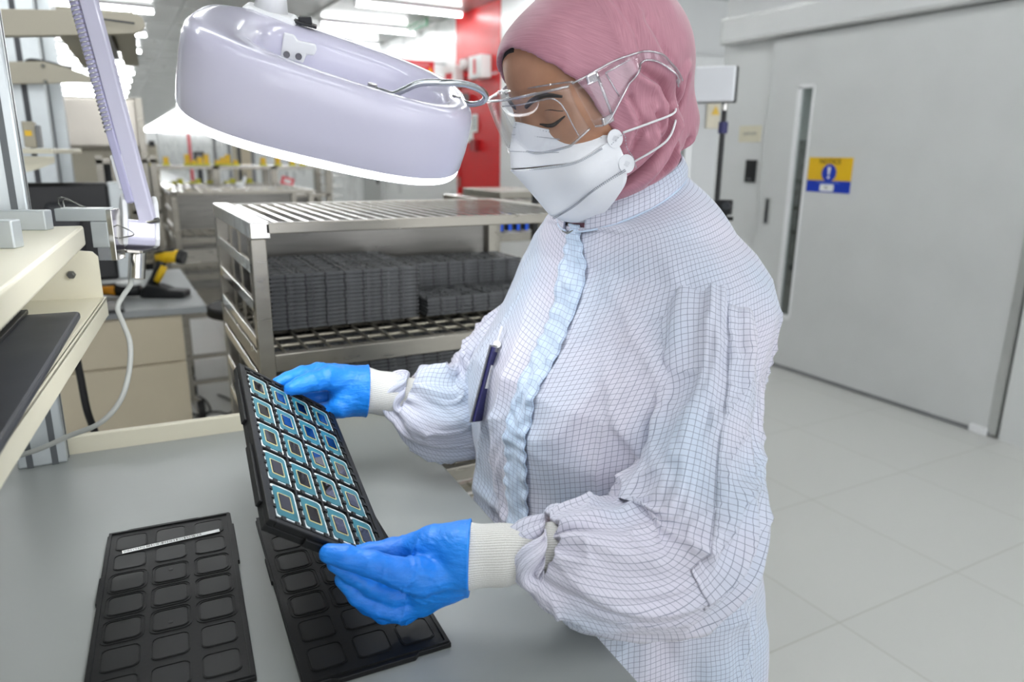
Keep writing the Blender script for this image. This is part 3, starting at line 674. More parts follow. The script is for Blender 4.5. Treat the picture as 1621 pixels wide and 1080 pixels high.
# ---------------------------------------------------------------- held tray with processors
q = [1.50293120e-01, 7.30565909e-01, 1.08812313e+00]
TR = np.array([[0.808, 0.0801, 0.5837], [0.024, 0.9854, -0.1684], [-0.5887, 0.1501, 0.7943]]); TO = np.array(q)
u0 = nrm(TR[:, 0]); v0 = nrm(TR[:, 1]-(TR[:, 1]@u0)*u0); w0_ = np.cross(u0, v0); TRm = np.array([u0, v0, w0_]).T
def T(x, y, z=0): return TO+TRm@np.array([x, y, z])
tr = empty('processor_tray', TO, 'black tray full of teal processors held tilted in both blue gloves', 'tray')
Wt, Lt = 0.136, 0.322
fr = MB()
for x0, x1, y0, y1, z0, z1 in ((-Wt/2, Wt/2, -Lt/2, Lt/2, -0.0125, -0.0062), (-Wt/2, -Wt/2+0.007, -Lt/2, Lt/2, -0.0062, 0), (Wt/2-0.007, Wt/2, -Lt/2, Lt/2, -0.0062, 0), (-Wt/2+0.007, Wt/2-0.007, Lt/2-0.006, Lt/2, -0.0062, 0), (-Wt/2+0.007, Wt/2-0.007, -Lt/2, -Lt/2+0.006, -0.0062, 0)):
    fr.box(T((x0+x1)/2, (y0+y1)/2, (z0+z1)/2), (x1-x0, y1-y0, z1-z0), TRm)
fr.build('frame', m['blackp'], tr, bevel=0.0008)
for (x0, x1, y0, y1, nm_) in ((-Wt/2-0.003, -Wt/2, 0.02, 0.12, 'side_rail'), (-Wt/2-0.003, -Wt/2, -0.13, -0.03, 'side_rail'), (Wt/2, Wt/2+0.003, -0.12, 0.12, 'side_rail'), (-0.03, 0.03, -Lt/2-0.004, -Lt/2, 'end_tab'), (-0.03, 0.03, Lt/2, Lt/2+0.004, 'end_tab')):
    MB().box(T((x0+x1)/2, (y0+y1)/2, -0.0075), (x1-x0, y1-y0, 0.007), TRm).build(nm_, m['blackp'], tr, bevel=0.0006)
CPX, CPY = 0.0297, 0.0600
ox, oy = -0.0006, -0.0012
for i in range(5):
    x = ox+(i-2)*CPX
    rb = MB().box(T(x, oy, -0.0035), (0.0022, CPY*5, 0.005), TRm)
    for j in range(5):
        for s in (-0.014, 0, 0.014): rb.box(T(x, oy+(j-2)*CPY+s, -0.0022), (0.0042, 0.005, 0.0044), TRm)
    rb.build('divider', m['blackp'], tr)
for j in range(6):
    y_ = oy+(j-2.5)*CPY; rb = MB().box(T(ox, y_, -0.0035), (CPX*4, 0.0028, 0.005), TRm)
    for i in range(4):
        for s in (-0.007, 0.007): rb.box(T(ox+(i-1.5)*CPX+s, y_, -0.0022), (0.0042, 0.0062, 0.0046), TRm)
    rb.build('divider', m['blackp'], tr)
rown = ['farthest', 'second', 'middle', 'fourth', 'nearest']; coln = ['leftmost', 'second', 'third', 'rightmost']
cw, chh = 0.0262, 0.0535
for j in range(5):
    for i in range(4):
        cx = ox+(i-1.5)*CPX; cy = oy+(2-j)*CPY
        rr = random.Random(i*7+j); cx += rr.uniform(-0.0003, 0.0003)
        lb = f'teal processor in the held tray, {rown[j]} row from the top, {coln[i]} of four' if j not in (0, 4) else f'teal processor in the held tray, {"top" if j == 0 else "bottom"} row, {coln[i]} of four'
        c = empty('processor_chip', T(cx, cy, -0.005), lb, 'processor', 'processors in the held tray')
        def pl(w, h, rd, z, hh, dy=0.0, hole=None):
            return MB().prism(rrect(w, h, rd, 3, cx, cy+dy), T(0, 0, z), TRm[:, 0], TRm[:, 1], hh, hole)
        pl(cw, chh, 0.0045, -0.0040, 0.0014).build('carrier_edge', m['chipw'], c)
        pl(cw-0.0042, chh-0.0066, 0.0036, -0.0026, 0.0006).build('substrate', m['teal'], c)
        d = pl(0.0140, 0.0272, 0.0018, -0.0020, 0.0003, 0.0, rrect(0.0122, 0.0246, 0.0010, 3, cx, cy)).build('outline', m['gold'], c)
        pl(0.0112, 0.0230, 0.0008, -0.0020, 0.0008).build('die', m['die'], c)
# ---------------------------------------------------------------- aluminium post, shelf and keyboard shelf
def prof_post(name, x, y, z0, z1, w, label, cat, d=None):
    d = d or w
    r = empty(name, (x, y, z0), label, cat)
    MB().bb(x-w/2, x+w/2, y-d/2, y+d/2, z0, z1).build('extrusion', m['alu'], r, bevel=0.003)
    for k in range(max(1, int(round(w/0.03)))):
        n_ = max(1, int(round(w/0.03))); xx = x-w/2+w*(k+0.5)/n_
        MB().bb(xx-0.004, xx+0.004, y-d/2-0.0008, y-d/2+0.001, z0, z1).build('slot', m['aludk'], r)
    MB().bb(x+w/2-0.001, x+w/2+0.0008, y-0.004, y+0.004, z0, z1).build('slot', m['aludk'], r)
    return r
prof_post('aluminium_post', -0.137, 1.2, BZ, 2.35, 0.062, 'tall slotted aluminium post rising from the bench at the left edge', 'post', 0.045)
SZ = 1.302
def SP(px, py, z=SZ): return atz(px, py, z)
s1 = SP(132, 357); s0 = SP(0, 461); sd_ = nrm(s1-s0); sn = np.array([-sd_[1], sd_[0], 0.0])      # shelf front edge direction; sn points left
s1 = s1+sd_*0.0; sb = s1-sd_*1.3
r = empty('upper_shelf', s1+sn*0.2, 'cream steel shelf at the left edge with the lamp clamped to it', 'shelf')
th = 0.026
MB().prism([(0, 0), (0, 0.16), (-1.3, 0.45), (-1.3, 0)], s1+np.array([0, 0, -th]), sd_, sn, th).build('shelf_panel', m['beige'], r, bevel=0.003)
br0 = s1-sd_*0.02
kz = 1.19
KZ = 1.205
k1 = atz(168, 470, KZ); k0 = atz(0, 706, KZ); kd = nrm(k1-k0); kn = np.array([-kd[1], kd[0], 0.0])
MB().prism([(-0.09, 0), (0, 0), (0, 0.055), (-0.006, 0.062), (-0.03, 0.065), (-0.09, 0.065)], (0, 0, 0)+k1+kn*0.003+np.array([0, 0, -0.0]), kn*-1, (0, 0, 1), 0.003).build('end_bracket', m['beige'], r)
e_ = k1+kn*0.036+np.array([0, 0, 0.033])-kd*0.004
MB().cyl(e_, e_-kd*0.004, 0.0055, n=6).cyl(e_-kd*0.004, e_-kd*0.006, 0.003, n=12).build('bolt', m['screw'], r, 'auto')
r = empty('keyboard_shelf', k1+kn*0.15, 'cream pull-out shelf below the upper shelf carrying the keyboard', 'shelf')
MB().prism([(0, 0), (0, 0.10), (-1.2, 0.36), (-1.2, 0)], k1+np.array([0, 0, -0.004]), kd, kn, 0.004).build('shelf_panel', m['beige'], r)
MB().bar(k1+np.array([0, 0, -0.013])+kn*0.002, k1-kd*1.2+np.array([0, 0, -0.013])+kn*0.002, 0.004, 0.026).build('front_lip', m['beige'], r, bevel=0.0015)
MB().bar(k1+np.array([0, 0, -0.013])+kn*0.0, k1+kn*0.1+np.array([0, 0, -0.013]), 0.004, 0.026).build('end_lip', m['beige'], r)
# keyboard
kk = KZ+0.001
a = atz(128, 488, kk+0.012); b = atz(0, 694, kk+0.012); kyd = nrm(a-b); kyn = np.array([-kyd[1], kyd[0], 0.0])
r = empty('keyboard', a-kyd*0.2+kyn*0.07-np.array([0, 0, 0.012]), 'black keyboard on the cream pull-out shelf', 'keyboard')
ep = a-kyd*0.006
MB().prism([(0.0, 0.004), (-0.004, 0), (-0.46, 0), (-0.46, 0.155), (0.0, 0.155)], ep+np.array([0, 0, -0.011]), kyd, kyn, 0.009).build('palm_rest', m['dkg'], r, bevel=0.003)
MB().prism([(0.004, 0.052), (-0.46, 0.052), (-0.46, 0.16), (0.004, 0.16)], ep+np.array([0, 0, -0.002]), kyd, kyn, 0.005).build('key_deck', m['blk'], r, bevel=0.001)
for i in range(22):
    for j in range(5):
        c = ep-kyd*(0.012+i*0.019)+kyn*(0.066+j*0.019)+np.array([0, 0, 0.006])
        MB().box(c, (0.0165, 0.0165, 0.007), np.array([kyd, kyn, (0, 0, 1)]).T).build('key', m['blk'], r) if i < 20 and j < 4 else None
MB().bar(ep+kyn*0.158+np.array([0, 0, 0.006]), ep+kyn*0.158-kyd*0.46+np.array([0, 0, 0.006]), 0.006, 0.014).build('rear_edge', m['navy'], r)
# blocks, clamp and bracket of the lamp
def blk(name, pxa, pxb, pxc, h, z, label, mt=m['alu']):
    """front edge a-b on the shelf, depth towards c"""
    A_, B_, C_ = atz(*pxa, z), atz(*pxb, z), atz(*pxc, z); d = nrm(B_-A_); n_ = np.array([-d[1], d[0], 0]); dep = abs((C_-B_)@n_)
    o = MB().prism([(0, 0), (np.linalg.norm(B_-A_), 0), (np.linalg.norm(B_-A_), dep), (0, dep)], A_, d, n_, h)
    return o, A_, B_, d, n_
o, *_x = blk('b', (-40, 365), (74, 365), (79, 362.5), 0.024, SZ, '')
o = o.build('aluminium_block', m['alu'], bevel=0.0015); tag(o, 'long aluminium block on the cream shelf at the foot of the post', 'block')
o, *_x = blk('b', (-40, 394), (24, 394), (33, 390.5), 0.028, SZ, '')
o = o.build('aluminium_block', m['alu'], bevel=0.0015); tag(o, 'short aluminium block on the cream shelf at the left picture edge', 'block')
# clamp
cz = SZ+0.02
ca = atz(88, 351, SZ); cb = atz(136, 351, SZ)
r = empty('lamp_clamp', (ca+cb)/2, 'aluminium clamp on the shelf corner holding the lamp bracket', 'clamp')
cd = nrm(cb-ca); cn = np.array([-cd[1], cd[0], 0])
RC = np.array([cd, cn, (0, 0, 1)]).T
Lc = np.linalg.norm(cb-ca)
MB().box(ca+cd*(Lc/2+0.014)+cn*0.016+np.array([0, 0, 0.009]), (Lc+0.028, 0.032, 0.017), RC).build('top_plate', m['alu'], r, bevel=0.001)
MB().box(cb+cd*0.016+cn*0.014+np.array([0, 0, -0.018]), (0.022, 0.028, 0.036), RC).build('jaw', m['alu'], r, bevel=0.001)
MB().box(cb+cd*0.019+cn*0.014+np.array([0, 0, -0.045]), (0.018, 0.028, 0.018), RC).build('lower_plate', m['grey'], r, bevel=0.001)
MB().box(cb+cd*0.031+cn*0.014+np.array([0, 0, -0.019]), (0.008, 0.03, 0.07), RC).build('side_plate', m['steelb'], r, bevel=0.001)
def wireclip(c, s, label):
    pts = [c+RC@np.array(p)*s for p in ((0, 0, 0), (-0.02, 0, 0.012), (-0.03, 0.0, 0.012), (-0.032, 0.004, 0.002), (-0.028, 0.008, -0.002), (-0.026, 0.008, 0.01), (0.004, 0.006, -0.002))]
    MB().tube(spline(pts, 40), 0.0009, 8).build('wire_clip', m['screw'], r, True)
wireclip(ca+cd*Lc*0.72+cn*0.022+np.array([0, 0, 0.018]), 1.0, '')
pts = [cb+cd*0.035+cn*0.014+np.array([0, 0, -0.006]), cb+cd*0.052+cn*0.012+np.array([0, 0, -0.014]), cb+cd*0.055+cn*0.012+np.array([0, 0, -0.02]), cb+cd*0.036+cn*0.012+np.array([0, 0, -0.024])]
MB().tube(spline(pts, 24), 0.0009, 8).build('wire_clip', m['screw'], r, True)
# ---------------------------------------------------------------- magnifier lamp
AD = 1.06                                          # forward depth of the lamp base
base = at(220, 352, AD)
pin0 = at(218, 398, AD); pin1 = at(216, 441, AD)
lampr = empty('magnifier_lamp', pin1, 'large lilac-white magnifier lamp on a sprung arm over the trays', 'lamp')
# bracket (steel angle)
bA = at(168, 392, AD); bB = at(238, 396, AD)
MB().bar(bA, bB, 0.045, 0.005).build('bracket', m['steelb'], lampr, bevel=0.001)
MB().cyl(pin0, pin1, 0.0115, n=28).build('pivot_pin', m['steelb'], lampr, 'auto')
# housing: two cheeks and a body
hu_ = nrm(at(220, 315, AD)-at(222, 392, AD)); hr_ = nrm(CR-(CR@hu_)*hu_); hn_ = np.cross(hr_, hu_)
def hp(x, y, z=0): return base+hr_*x+hu_*y+hn_*z
k_ = AD/FPX
VW = nrm(base-CC); fx = nrm(hr_*0.86+VW*0.5); fx = nrm(fx-(fx@hu_)*hu_); fz = np.cross(fx, hu_)      # fx across the arm, fz out of the cheeks' edge
def hq(x, y, z): return base+fx*x+hu_*y+fz*z
cheek = [(-0.026, -0.037), (0.022, -0.037), (0.027, -0.028), (0.027, 0.004), (0.018, 0.028), (0.004, 0.040), (-0.010, 0.036), (-0.022, 0.02), (-0.027, -0.004)]
for s in (-1, 1):
    MB().prism(cheek, hq(s*0.0205+0.0035, 0, 0), fz, hu_, 0.007).build('housing_cheek', m['white'], lampr, bevel=0.0025, seg=3)
MB().prism([(-0.0255, -0.0365), (0.0215, -0.0365), (0.0265, -0.028), (0.0265, -0.002), (0.02, 0.0), (-0.0265, -0.0)], hq(0.0195, 0, 0), fz, hu_, 0.039).build('housing_body', m['lampw'], lampr, bevel=0.003, seg=3)
# lower arm: twin cheeks, a channel and the springs
a0 = at(231, 352, AD-0.012); a1 = at(96, -150, AD-0.10)
ad = nrm(a1-a0); arx = nrm(CR-(CR@ad)*ad); an_ = np.cross(arx, ad)
def arm(A_, B_, nm1, nm2, w1=0.022, w2=0.010, off=0.0):
    d = nrm(B_-A_); x = nrm(CR-(CR@d)*d); n_ = np.cross(x, d)
    if n_@CF > 0: n_ = -n_
    up = n_
    MB().bar(A_+x*0.004, B_+x*0.004, w1, 0.012, up).build(nm1, m['lampw'], lampr, bevel=0.002)
    MB().bar(A_-x*0.012+d*0.03, B_-x*0.016, 0.012, 0.016, up).build(nm2, m['lampg'], lampr, bevel=0.002)
    return d, x, n_
d1, x1, n1 = arm(a0, a1, 'lower_arm', 'lower_arm_cover')
# spring along the lower arm
def spring(A_, B_, rad, turns, rw):
    d = nrm(B_-A_); x = nrm(np.cross(d, (0.3, 0.2, 1))); y_ = np.cross(d, x); L = np.linalg.norm(B_-A_)
    t = np.linspace(0, 1, turns*12); pts = [A_+d*L*q+rad*(math.cos(2*math.pi*turns*q)*x+math.sin(2*math.pi*turns*q)*y_) for q in t]
    return MB().tube(pts, rw, 6)
sA = a0-x1*0.014+n1*0.006+d1*0.13; spring(sA, sA+d1*0.27, 0.0058, 46, 0.0009).build('spring', m['steelb'], lampr, True)
MB().box(a0+d1*0.075-x1*0.014, (0.02, 0.012, 0.05), np.array([x1, n1, d1]).T).build('arm_yoke', m['white'], lampr, bevel=0.003)
MB().cyl(a0+n1*0.002-x1*0.018, a0+n1*0.002+x1*0.02, 0.004, n=14).build('arm_axle', m['screw'], lampr)
# elbow (out of frame) and upper arm
MB().ball(a1, 0.03, 20).build('elbow', m['white'], lampr, True)
# lamp head
LC = at(527, 148, 0.685)
tc = -nrm(LC-CC); ur = nrm(CR-(CR@tc)*tc); uu = np.cross(tc, ur); uu = uu if uu@np.array([0, 0, 1]) > 0 else -uu
sl = math.radians(14.5)
N_ = nrm(0.21*tc+0.978*(math.cos(sl)*uu+math.sin(sl)*ur)); HX = nrm((math.cos(sl)*ur-math.sin(sl)*uu)-((math.cos(sl)*ur-math.sin(sl)*uu)@N_)*N_); HY = np.cross(N_, HX)
R0 = 0.131
hgt = lambda X, Y: 1.0-0.11*X/R0
def superr(prof, n=96, e=2.9, inner=True):
    mb = MB(); vs = []; k = len(prof)
    for (rr, z) in prof:
        for j in range(n):
            t = 2*math.pi*j/n; c, s = math.cos(t), math.sin(t); q = (abs(c)**e+abs(s)**e)**(-1/e)
            X = rr*R0*q*c; Y = rr*R0*0.93*q*s; w_ = sst(0.0, 1.0, (0.90-rr)/0.25) if inner else 0.0; vs.append(LC+HX*(X*(1+0.02*w_)+0.014*w_)+HY*Y+N_*(z*hgt(X, Y)-0.03))
    mb.add(vs, [(i*n+j, i*n+(j+1) % n, (i+1)*n+(j+1) % n, (i+1)*n+j) for i in range(k-1) for j in range(n)])
    return mb
body = [(0.985, 0.0), (0.995, 0.003), (1.002, 0.02), (1.0, 0.042), (0.992, 0.052), (0.975, 0.0595), (0.94, 0.0645), (0.88, 0.066), (0.80, 0.0650), (0.72, 0.0630), (0.67, 0.0585), (0.645, 0.054), (0.63, 0.044), (0.615, 0.028), (0.60, 0.012), (0.64, 0.006)]
superr(body).build('head_shell', m['lampw'], lampr, True)
superr([(0.64, 0.004), (0.66, -0.002), (0.95, -0.006), (0.975, -0.0065), (0.985, -0.004), (0.988, 0.002)]).build('light_ring', m['ring'], lampr, True)
superr([(0.0, 0.012), (0.3, 0.0115), (0.5, 0.009), (0.645, 0.006)]).build('magnifying_lens', m['lens'], lampr, True)
# bracket window, screws, switch, mount, handle
def H(x, y, z): return LC+HX*x+HY*y+N_*(z-0.03)
MB().prism([(0, 0), (0.022, 0), (0.024, 0.009), (0.031, 0.010), (0.033, 0.016), (0.031, 0.021), (0.014, 0.020), (0.010, 0.024), (0, 0.024)], at(444, 90, 0.715), HX, N_, 0.003).build('inner_plate', m['white'], lampr, bevel=0.0015)
for px in (451, 470):
    c = at(px+3, 86+(px-451)*0.16, 0.711); MB().cyl(c, c-HY*0.003 if HY@CF > 0 else c+HY*0.003, 0.0032, n=16).build('screw', m['screw'], lampr, 'auto')
mnt = at(428, 22, 0.735)
MB().box(mnt+np.array([0, 0, -0.002]), (0.052, 0.04, 0.012), np.array([HX, HY, N_]).T).build('mount_plate', m['white'], lampr, bevel=0.005, seg=3)
MB().box(mnt-N_*0.009, (0.054, 0.036, 0.003), np.array([HX, HY, N_]).T).build('mount_spacer', m['steelb'], lampr)
MB().tube([mnt, mnt+N_*0.02, mnt+N_*0.05-HX*0.004, mnt+N_*0.08-HX*0.01], [0.018, 0.013, 0.011, 0.012], 20).build('neck', m['white'], lampr, True)
e1 = mnt+N_*0.08-HX*0.01
MB().bar(e1, a1, 0.024, 0.02).build('upper_arm', m['lampw'], lampr, bevel=0.003)
sw = at(478, 36, 0.735)
sws = MB().box(sw, (0.03, 0.014, 0.003), np.array([HX, HY, N_]).T).box(sw+N_*0.003+HX*0.003, (0.013, 0.01, 0.008), np.array([nrm(HX+0.3*N_), HY, nrm(N_-0.3*HX)]).T).build('switch', m['blk'], lampr, bevel=0.001)
hp_ = [at(588, 139, 0.640), at(606, 145, 0.637), at(622, 149, 0.635), at(640, 142, 0.633), at(664, 132, 0.632), at(700, 131, 0.636), at(735, 133, 0.648), at(760, 142, 0.662), at(769, 152, 0.675), at(764, 161, 0.685), at(748, 165, 0.692), at(736, 163, 0.695), at(722, 157, 0.697)]
MB().tube(spline(hp_, 90), [0.0019+0.0012*math.sin(math.pi*i/89)**0.5 if i < 89 else 0.0019 for i in range(90)], 12).build('handle', m['chrome'], lampr, True)
for c in (at(589, 138, 0.637), at(722, 156, 0.695)): MB().cyl(c, c+N_*0.003, 0.0042, n=18).build('handle_screw', m['screw'], lampr, 'auto')
L_ = bpy.data.lights.new('ring_light', 'AREA'); L_.shape = 'DISK'; L_.size = 0.2; L_.energy = 0.55; L_.color = (0.95, 0.97, 1)
lo = bpy.data.objects.new('ring_light', L_); COL.objects.link(lo); zA = Vector(N_); lo.matrix_world = Matrix.Translation(Vector(LC-N_*0.042)) @ Matrix(np.array([HX, HY, N_]).T.tolist()).to_4x4()
# lamp cable
cab = [at(207, 440, AD), at(206, 452, AD), at(194, 470, AD-0.02), at(186, 488, AD-0.03), at(196, 515, AD-0.04), at(206, 545, AD-0.05), at(204, 590, AD-0.06), at(190, 635, AD-0.07), at(158, 670, AD-0.07), at(110, 690, AD-0.05), at(60, 712, AD-0.04), at(0, 730, AD-0.02)]
o = MB().tube(spline(cab, 160), 0.0036, 12).build('lamp_cable', m['cable'], lampr, True)
# black cable behind the shelf
cab = [at(104, 480, 1.42), at(120, 560, 1.55), at(128, 600, 1.55), at(138, 650, 1.56), at(152, 690, 1.6), at(165, 740, 1.62), np.array([-0.16, 1.62, 0.3]), np.array([-0.14, 1.66, 0.008]), np.array([0.0, 1.7, 0.008])]
o = MB().tube(spline(cab, 60), 0.0075, 12).build('power_cable', m['rub'], None, True); tag(o, 'thick black cable hanging behind the cream pull-out shelf', 'cable')
# ================================================================ RACKS AND BACKGROUND
def stack_tray(mt):
    """one stacking tray, origin at the centre of its underside, long side along x"""
    b = MB(); Lx, Wy, H = 0.3226, 0.136, 0.0078
    b.bb(-Lx/2+0.002, Lx/2-0.002, -Wy/2+0.002, Wy/2-0.002, 0.0006, 0.0040)
    b.bb(-Lx/2, Lx/2, -Wy/2, -Wy/2+0.004, 0.001, 0.0058).bb(-Lx/2, Lx/2, Wy/2-0.004, Wy/2, 0.001, 0.0058)
    b.bb(-Lx/2, -Lx/2+0.004, -Wy/2+0.004, Wy/2-0.004, 0.001, 0.0058).bb(Lx/2-0.004, Lx/2, -Wy/2+0.004, Wy/2-0.004, 0.001, 0.0058)
    b.bb(-Lx/2+0.003, Lx/2-0.003, -Wy/2+0.003, -Wy/2+0.006, 0.0058, H).bb(-Lx/2+0.003, Lx/2-0.003, Wy/2-0.006, Wy/2-0.003, 0.0058, H)
    for x in (-0.12, -0.075, -0.045, 0.0, 0.045, 0.09, 0.125): b.bb(x-0.0035, x+0.0035, -Wy/2-0.0012, -Wy/2, 0.0, 0.0066)
    for x in (-0.135, 0.105): b.bb(x-0.011, x+0.011, -Wy/2-0.002, -Wy/2+0.001, 0.0018, 0.0045)
    for x in (-0.11, -0.055, 0.0, 0.055, 0.11): b.bb(x-0.0025, x+0.0025, -Wy/2+0.004, Wy/2-0.004, 0.004, 0.0072)
    for y in (-0.022, 0.022): b.bb(-Lx/2+0.004, Lx/2-0.004, y-0.002, y+0.002, 0.004, 0.0068)
    for x in (-0.137, -0.083, -0.028, 0.028, 0.083, 0.137):
        for y in (-0.045, 0, 0.045): b.bb(x-0.011, x+0.011, y-0.006, y+0.006, 0.004, 0.0062).bb(x-0.017, x-0.012, y-0.004, y+0.01, 0.004, 0.0085)
    return b.build('stacking_tray', mt)
proto = stack_tray(m['trayg'])
ords = 'lowest second third fourth fifth sixth seventh eighth ninth tenth eleventh twelfth thirteenth fourteenth fifteenth sixteenth seventeenth eighteenth nineteenth twentieth twenty-first twenty-second twenty-third twenty-fourth twenty-fifth twenty-sixth twenty-seventh twenty-eighth twenty-ninth thirtieth thirty-first'.split()
PITCH = 0.0084
first = [True]
def stack(cx, cy, z, n, where, group, jig=0.0012, rz=0.0):
    for k in range(n):
        if first[0]: o = proto; first[0] = False
        else: o = proto.copy(); COL.objects.link(o)
        o.location = (cx+random.uniform(-jig, jig), cy+random.uniform(-jig, jig), z+k*PITCH); o.rotation_euler = (0, 0, rz+random.uniform(-0.004, 0.004))
        q = 'topmost' if k == n-1 else ('lowest' if k == 0 else f'{ords[k]} from the bottom')
        tag(o, f'dark grey tray, {q}, in the {where}', 'tray', group)
def rack(name, x0, x1, y0, y1, ztop, shelves, label, cat, railz=None, slats=22, w=0.026, panel=True, grid=(16, 5), zleg=0.0, group=None, whichmat=None):
    r = empty(name, (x0, y0, 0), label, cat, group)
    st = m['steel']; wr = m['wire']
    for (x, y) in ((x0, y0), (x1-w, y0), (x0, y1-w), (x1-w, y1-w)): MB().bb(x, x+w, y, y+w, zleg+0.1, ztop-0.0302).build('post', st, r, bevel=0.002)
    MB().bb(x0, x0+w*1.3, y0, y1, ztop-0.03, ztop).build('top_rail', m['steelb'], r, bevel=0.002)
    MB().bb(x0+w, x1, y0, y0+w*0.6, ztop-0.022, ztop-0.002).build('top_rail', st, r, bevel=0.002)
    MB().bb(x0+w, x1, y1-w, y1, ztop-0.027, ztop-0.002).build('top_rail', st, r, bevel=0.002); MB().bb(x1-w, x1, y0+w, y1-w, ztop-0.03, ztop-0.002).build('top_rail', st, r, bevel=0.002)
    for k in range(slats):
        x = x0+w*1.3+(x1-w-x0-w*1.3)*(k+0.5)/slats; MB().bb(x-0.004, x+0.004, y0+w*0.5, y1-w*0.5, ztop-0.006, ztop-0.003).build('top_slat', m['steelb'], r)
    for z in shelves:
        for (a, b_, c, d) in ((x0+w, x1-w, y0, y0+w*0.7), (x0+w, x1-w, y1-w*0.7, y1), (x0, x0+w*0.6, y0+w, y1-w), (x1-w*0.6, x1, y0+w, y1-w)): MB().bb(a, b_, c, d, z-0.034, z).build('shelf_rail', st, r, bevel=0.002)
        gx, gy = grid
        for k in range(gx):
            x = x0+w+(x1-x0-2*w)*(k+0.5)/gx; MB().cyl((x, y0+w*0.4, z-0.001), (x, y1-w*0.4, z-0.001), 0.0028, n=6).build('shelf_wire', wr, r)
        for k in range(gy):
            y = y0+w+(y1-y0-2*w)*k/(gy-1 if gy > 1 else 1)*0.98; MB().cyl((x0+w*0.5, y, z-0.006), (x1-w*0.5, y, z-0.006), 0.004, n=8).build('shelf_wire', wr, r)
    for z in (railz or []):
        MB().bb(x0, x0+0.008, y0+w*0.5, y1-w*0.5, z-0.011, z+0.011).build('side_rail', m['steelb'], r, bevel=0.001)
        MB().bb(x0+0.010, x0+w*0.8, y0+w, y1-w, z-0.012, z-0.009).build('side_rail_flange', st, r)
    for k in range(3): MB().bb(x0+0.014, x0+0.019, y0+(y1-y0)*(k+1)/4-0.005, y0+(y1-y0)*(k+1)/4+0.005, zleg+0.12, ztop-0.03).build('side_bar', wr, r)
    if panel: MB().bb(x0+w, x1-w, y1-0.006, y1-0.003, shelves[0]+0.02, ztop-0.025).build('back_panel', m['steelp'], r)
    for (x, y) in ((x0+w/2, y0+w/2), (x1-w/2, y0+w/2), (x0+w/2, y1-w/2), (x1-w/2, y1-w/2)):
        c = MB().bb(x-0.018, x+0.018, y-0.018, y+0.018, zleg+0.085, zleg+0.11).build('caster', m['steel'], r)
        MB().cyl((x-0.013, y+0.02, zleg+0.045), (x+0.013, y+0.02, zleg+0.045), 0.045, n=24).build('wheel', m['rub'], c, 'auto')
        MB().bb(x-0.018, x-0.014, y-0.005, y+0.03, zleg+0.035, zleg+0.09).bb(x+0.014, x+0.018, y-0.005, y+0.03, zleg+0.035, zleg+0.09).build('fork', m['steel'], c)
    return r
RX0, RX1, RY0, RY1 = 0.2, 0.945, 1.34, 1.865
S1 = 1.032; RT = 1.277
rz = [float(aty(x, y, RY1-0.03)[2]) for x, y in ((343, 380), (347, 427), (350, 473), (353, 520))]; rz += [rz[-1]-0.078*k for k in range(1, 6)]
rack('tray_rack', RX0, RX1, RY0, RY1, RT, [0.42, 0.73, S1], 'stainless steel tray rack behind the workbench with stacks of dark trays', 'rack', railz=rz, slats=24, w=0.027, grid=(16, 9))
stack(0.417, 1.578, S1+0.004, 14, 'tall front left stack on the rack', 'trays in the front left stack')
stack(0.421, 1.722, S1+0.004, 14, 'stack behind the front left stack', 'trays in the stack behind the front left one')
stack(0.785-0.027, 1.572, S1+0.004, 5, 'low right front stack on the rack', 'trays in the low front stack')
stack(0.786-0.027, 1.715, S1+0.004, 12, 'tall right rear stack on the rack', 'trays in the right rear stack')
stack(0.40, 1.50, 0.735, 31, 'left stack on the middle shelf', 'trays on the middle rack shelf, left stack')
stack(0.75-0.03, 1.50, 0.735, 31, 'right stack on the middle shelf', 'trays on the middle rack shelf, right stack')
stack(0.41, 1.65, 0.735, 31, 'left rear stack on the middle shelf', 'trays on the middle rack shelf, left rear stack')
stack(0.735-0.01, 1.65, 0.735, 31, 'right rear stack on the middle shelf', 'trays on the middle rack shelf, right rear stack')
# rack with blue divided bins, behind right of the tray rack
bx0 = float(aty(784, 350, 2.45)[0]); bzs = float(aty(800, 369, 2.45)[2]); bzt = float(aty(815, 317, 2.45)[2])
r = rack('bin_rack', bx0, bx0+0.8, 2.45, 2.95, bzt, [0.5, bzs], 'steel rack with blue striped cassettes behind her shoulder', 'rack', slats=12, w=0.024, panel=False, grid=(10, 3))
for k in range(5):
    x = float(aty(790+k*13.3, 350, 2.5)[0]); tagr = empty('cassette', (x, 2.6, bzs+0.002), f'narrow dark cassette with a blue front strip on the rack behind her, {["leftmost", "second from left", "middle", "fourth from left", "rightmost"][k]}', 'cassette', 'blue striped cassettes')
    MB().bb(x, x+0.028, 2.5, 2.8, bzs+0.002, bzs+0.065).build('body', m['dkg'], tagr, bevel=0.002); MB().bb(x, x+0.012, 2.488, 2.4995, bzs+0.003, bzs+0.105).build('strip', m['blue'], tagr)
ta, tb = float(aty(792, 312, 2.5)[0]), float(aty(840, 312, 2.5)[0])
o = MB().bb(ta, tb+0.1, 2.5, 2.85, bzt+0.001, bzt+0.03).build('steel_tote', m['steel'], bevel=0.004); tag(o, 'flat steel box lying on top of the rack with blue cassettes', 'box')
pz = aty(847, 330, 2.2)
r = empty('equipment_mast', (pz[0], 2.2, 0), 'black upright mast seen just below the tip of her mask', 'mast')
MB().bb(pz[0]-0.008, pz[0]+0.008, 2.19, 2.21, 0.03, 1.33).build('column', m['blk'], r); MB().bb(pz[0]-0.12, pz[0]+0.12, 2.08, 2.32, 0, 0.03).build('base', m['blk'], r)
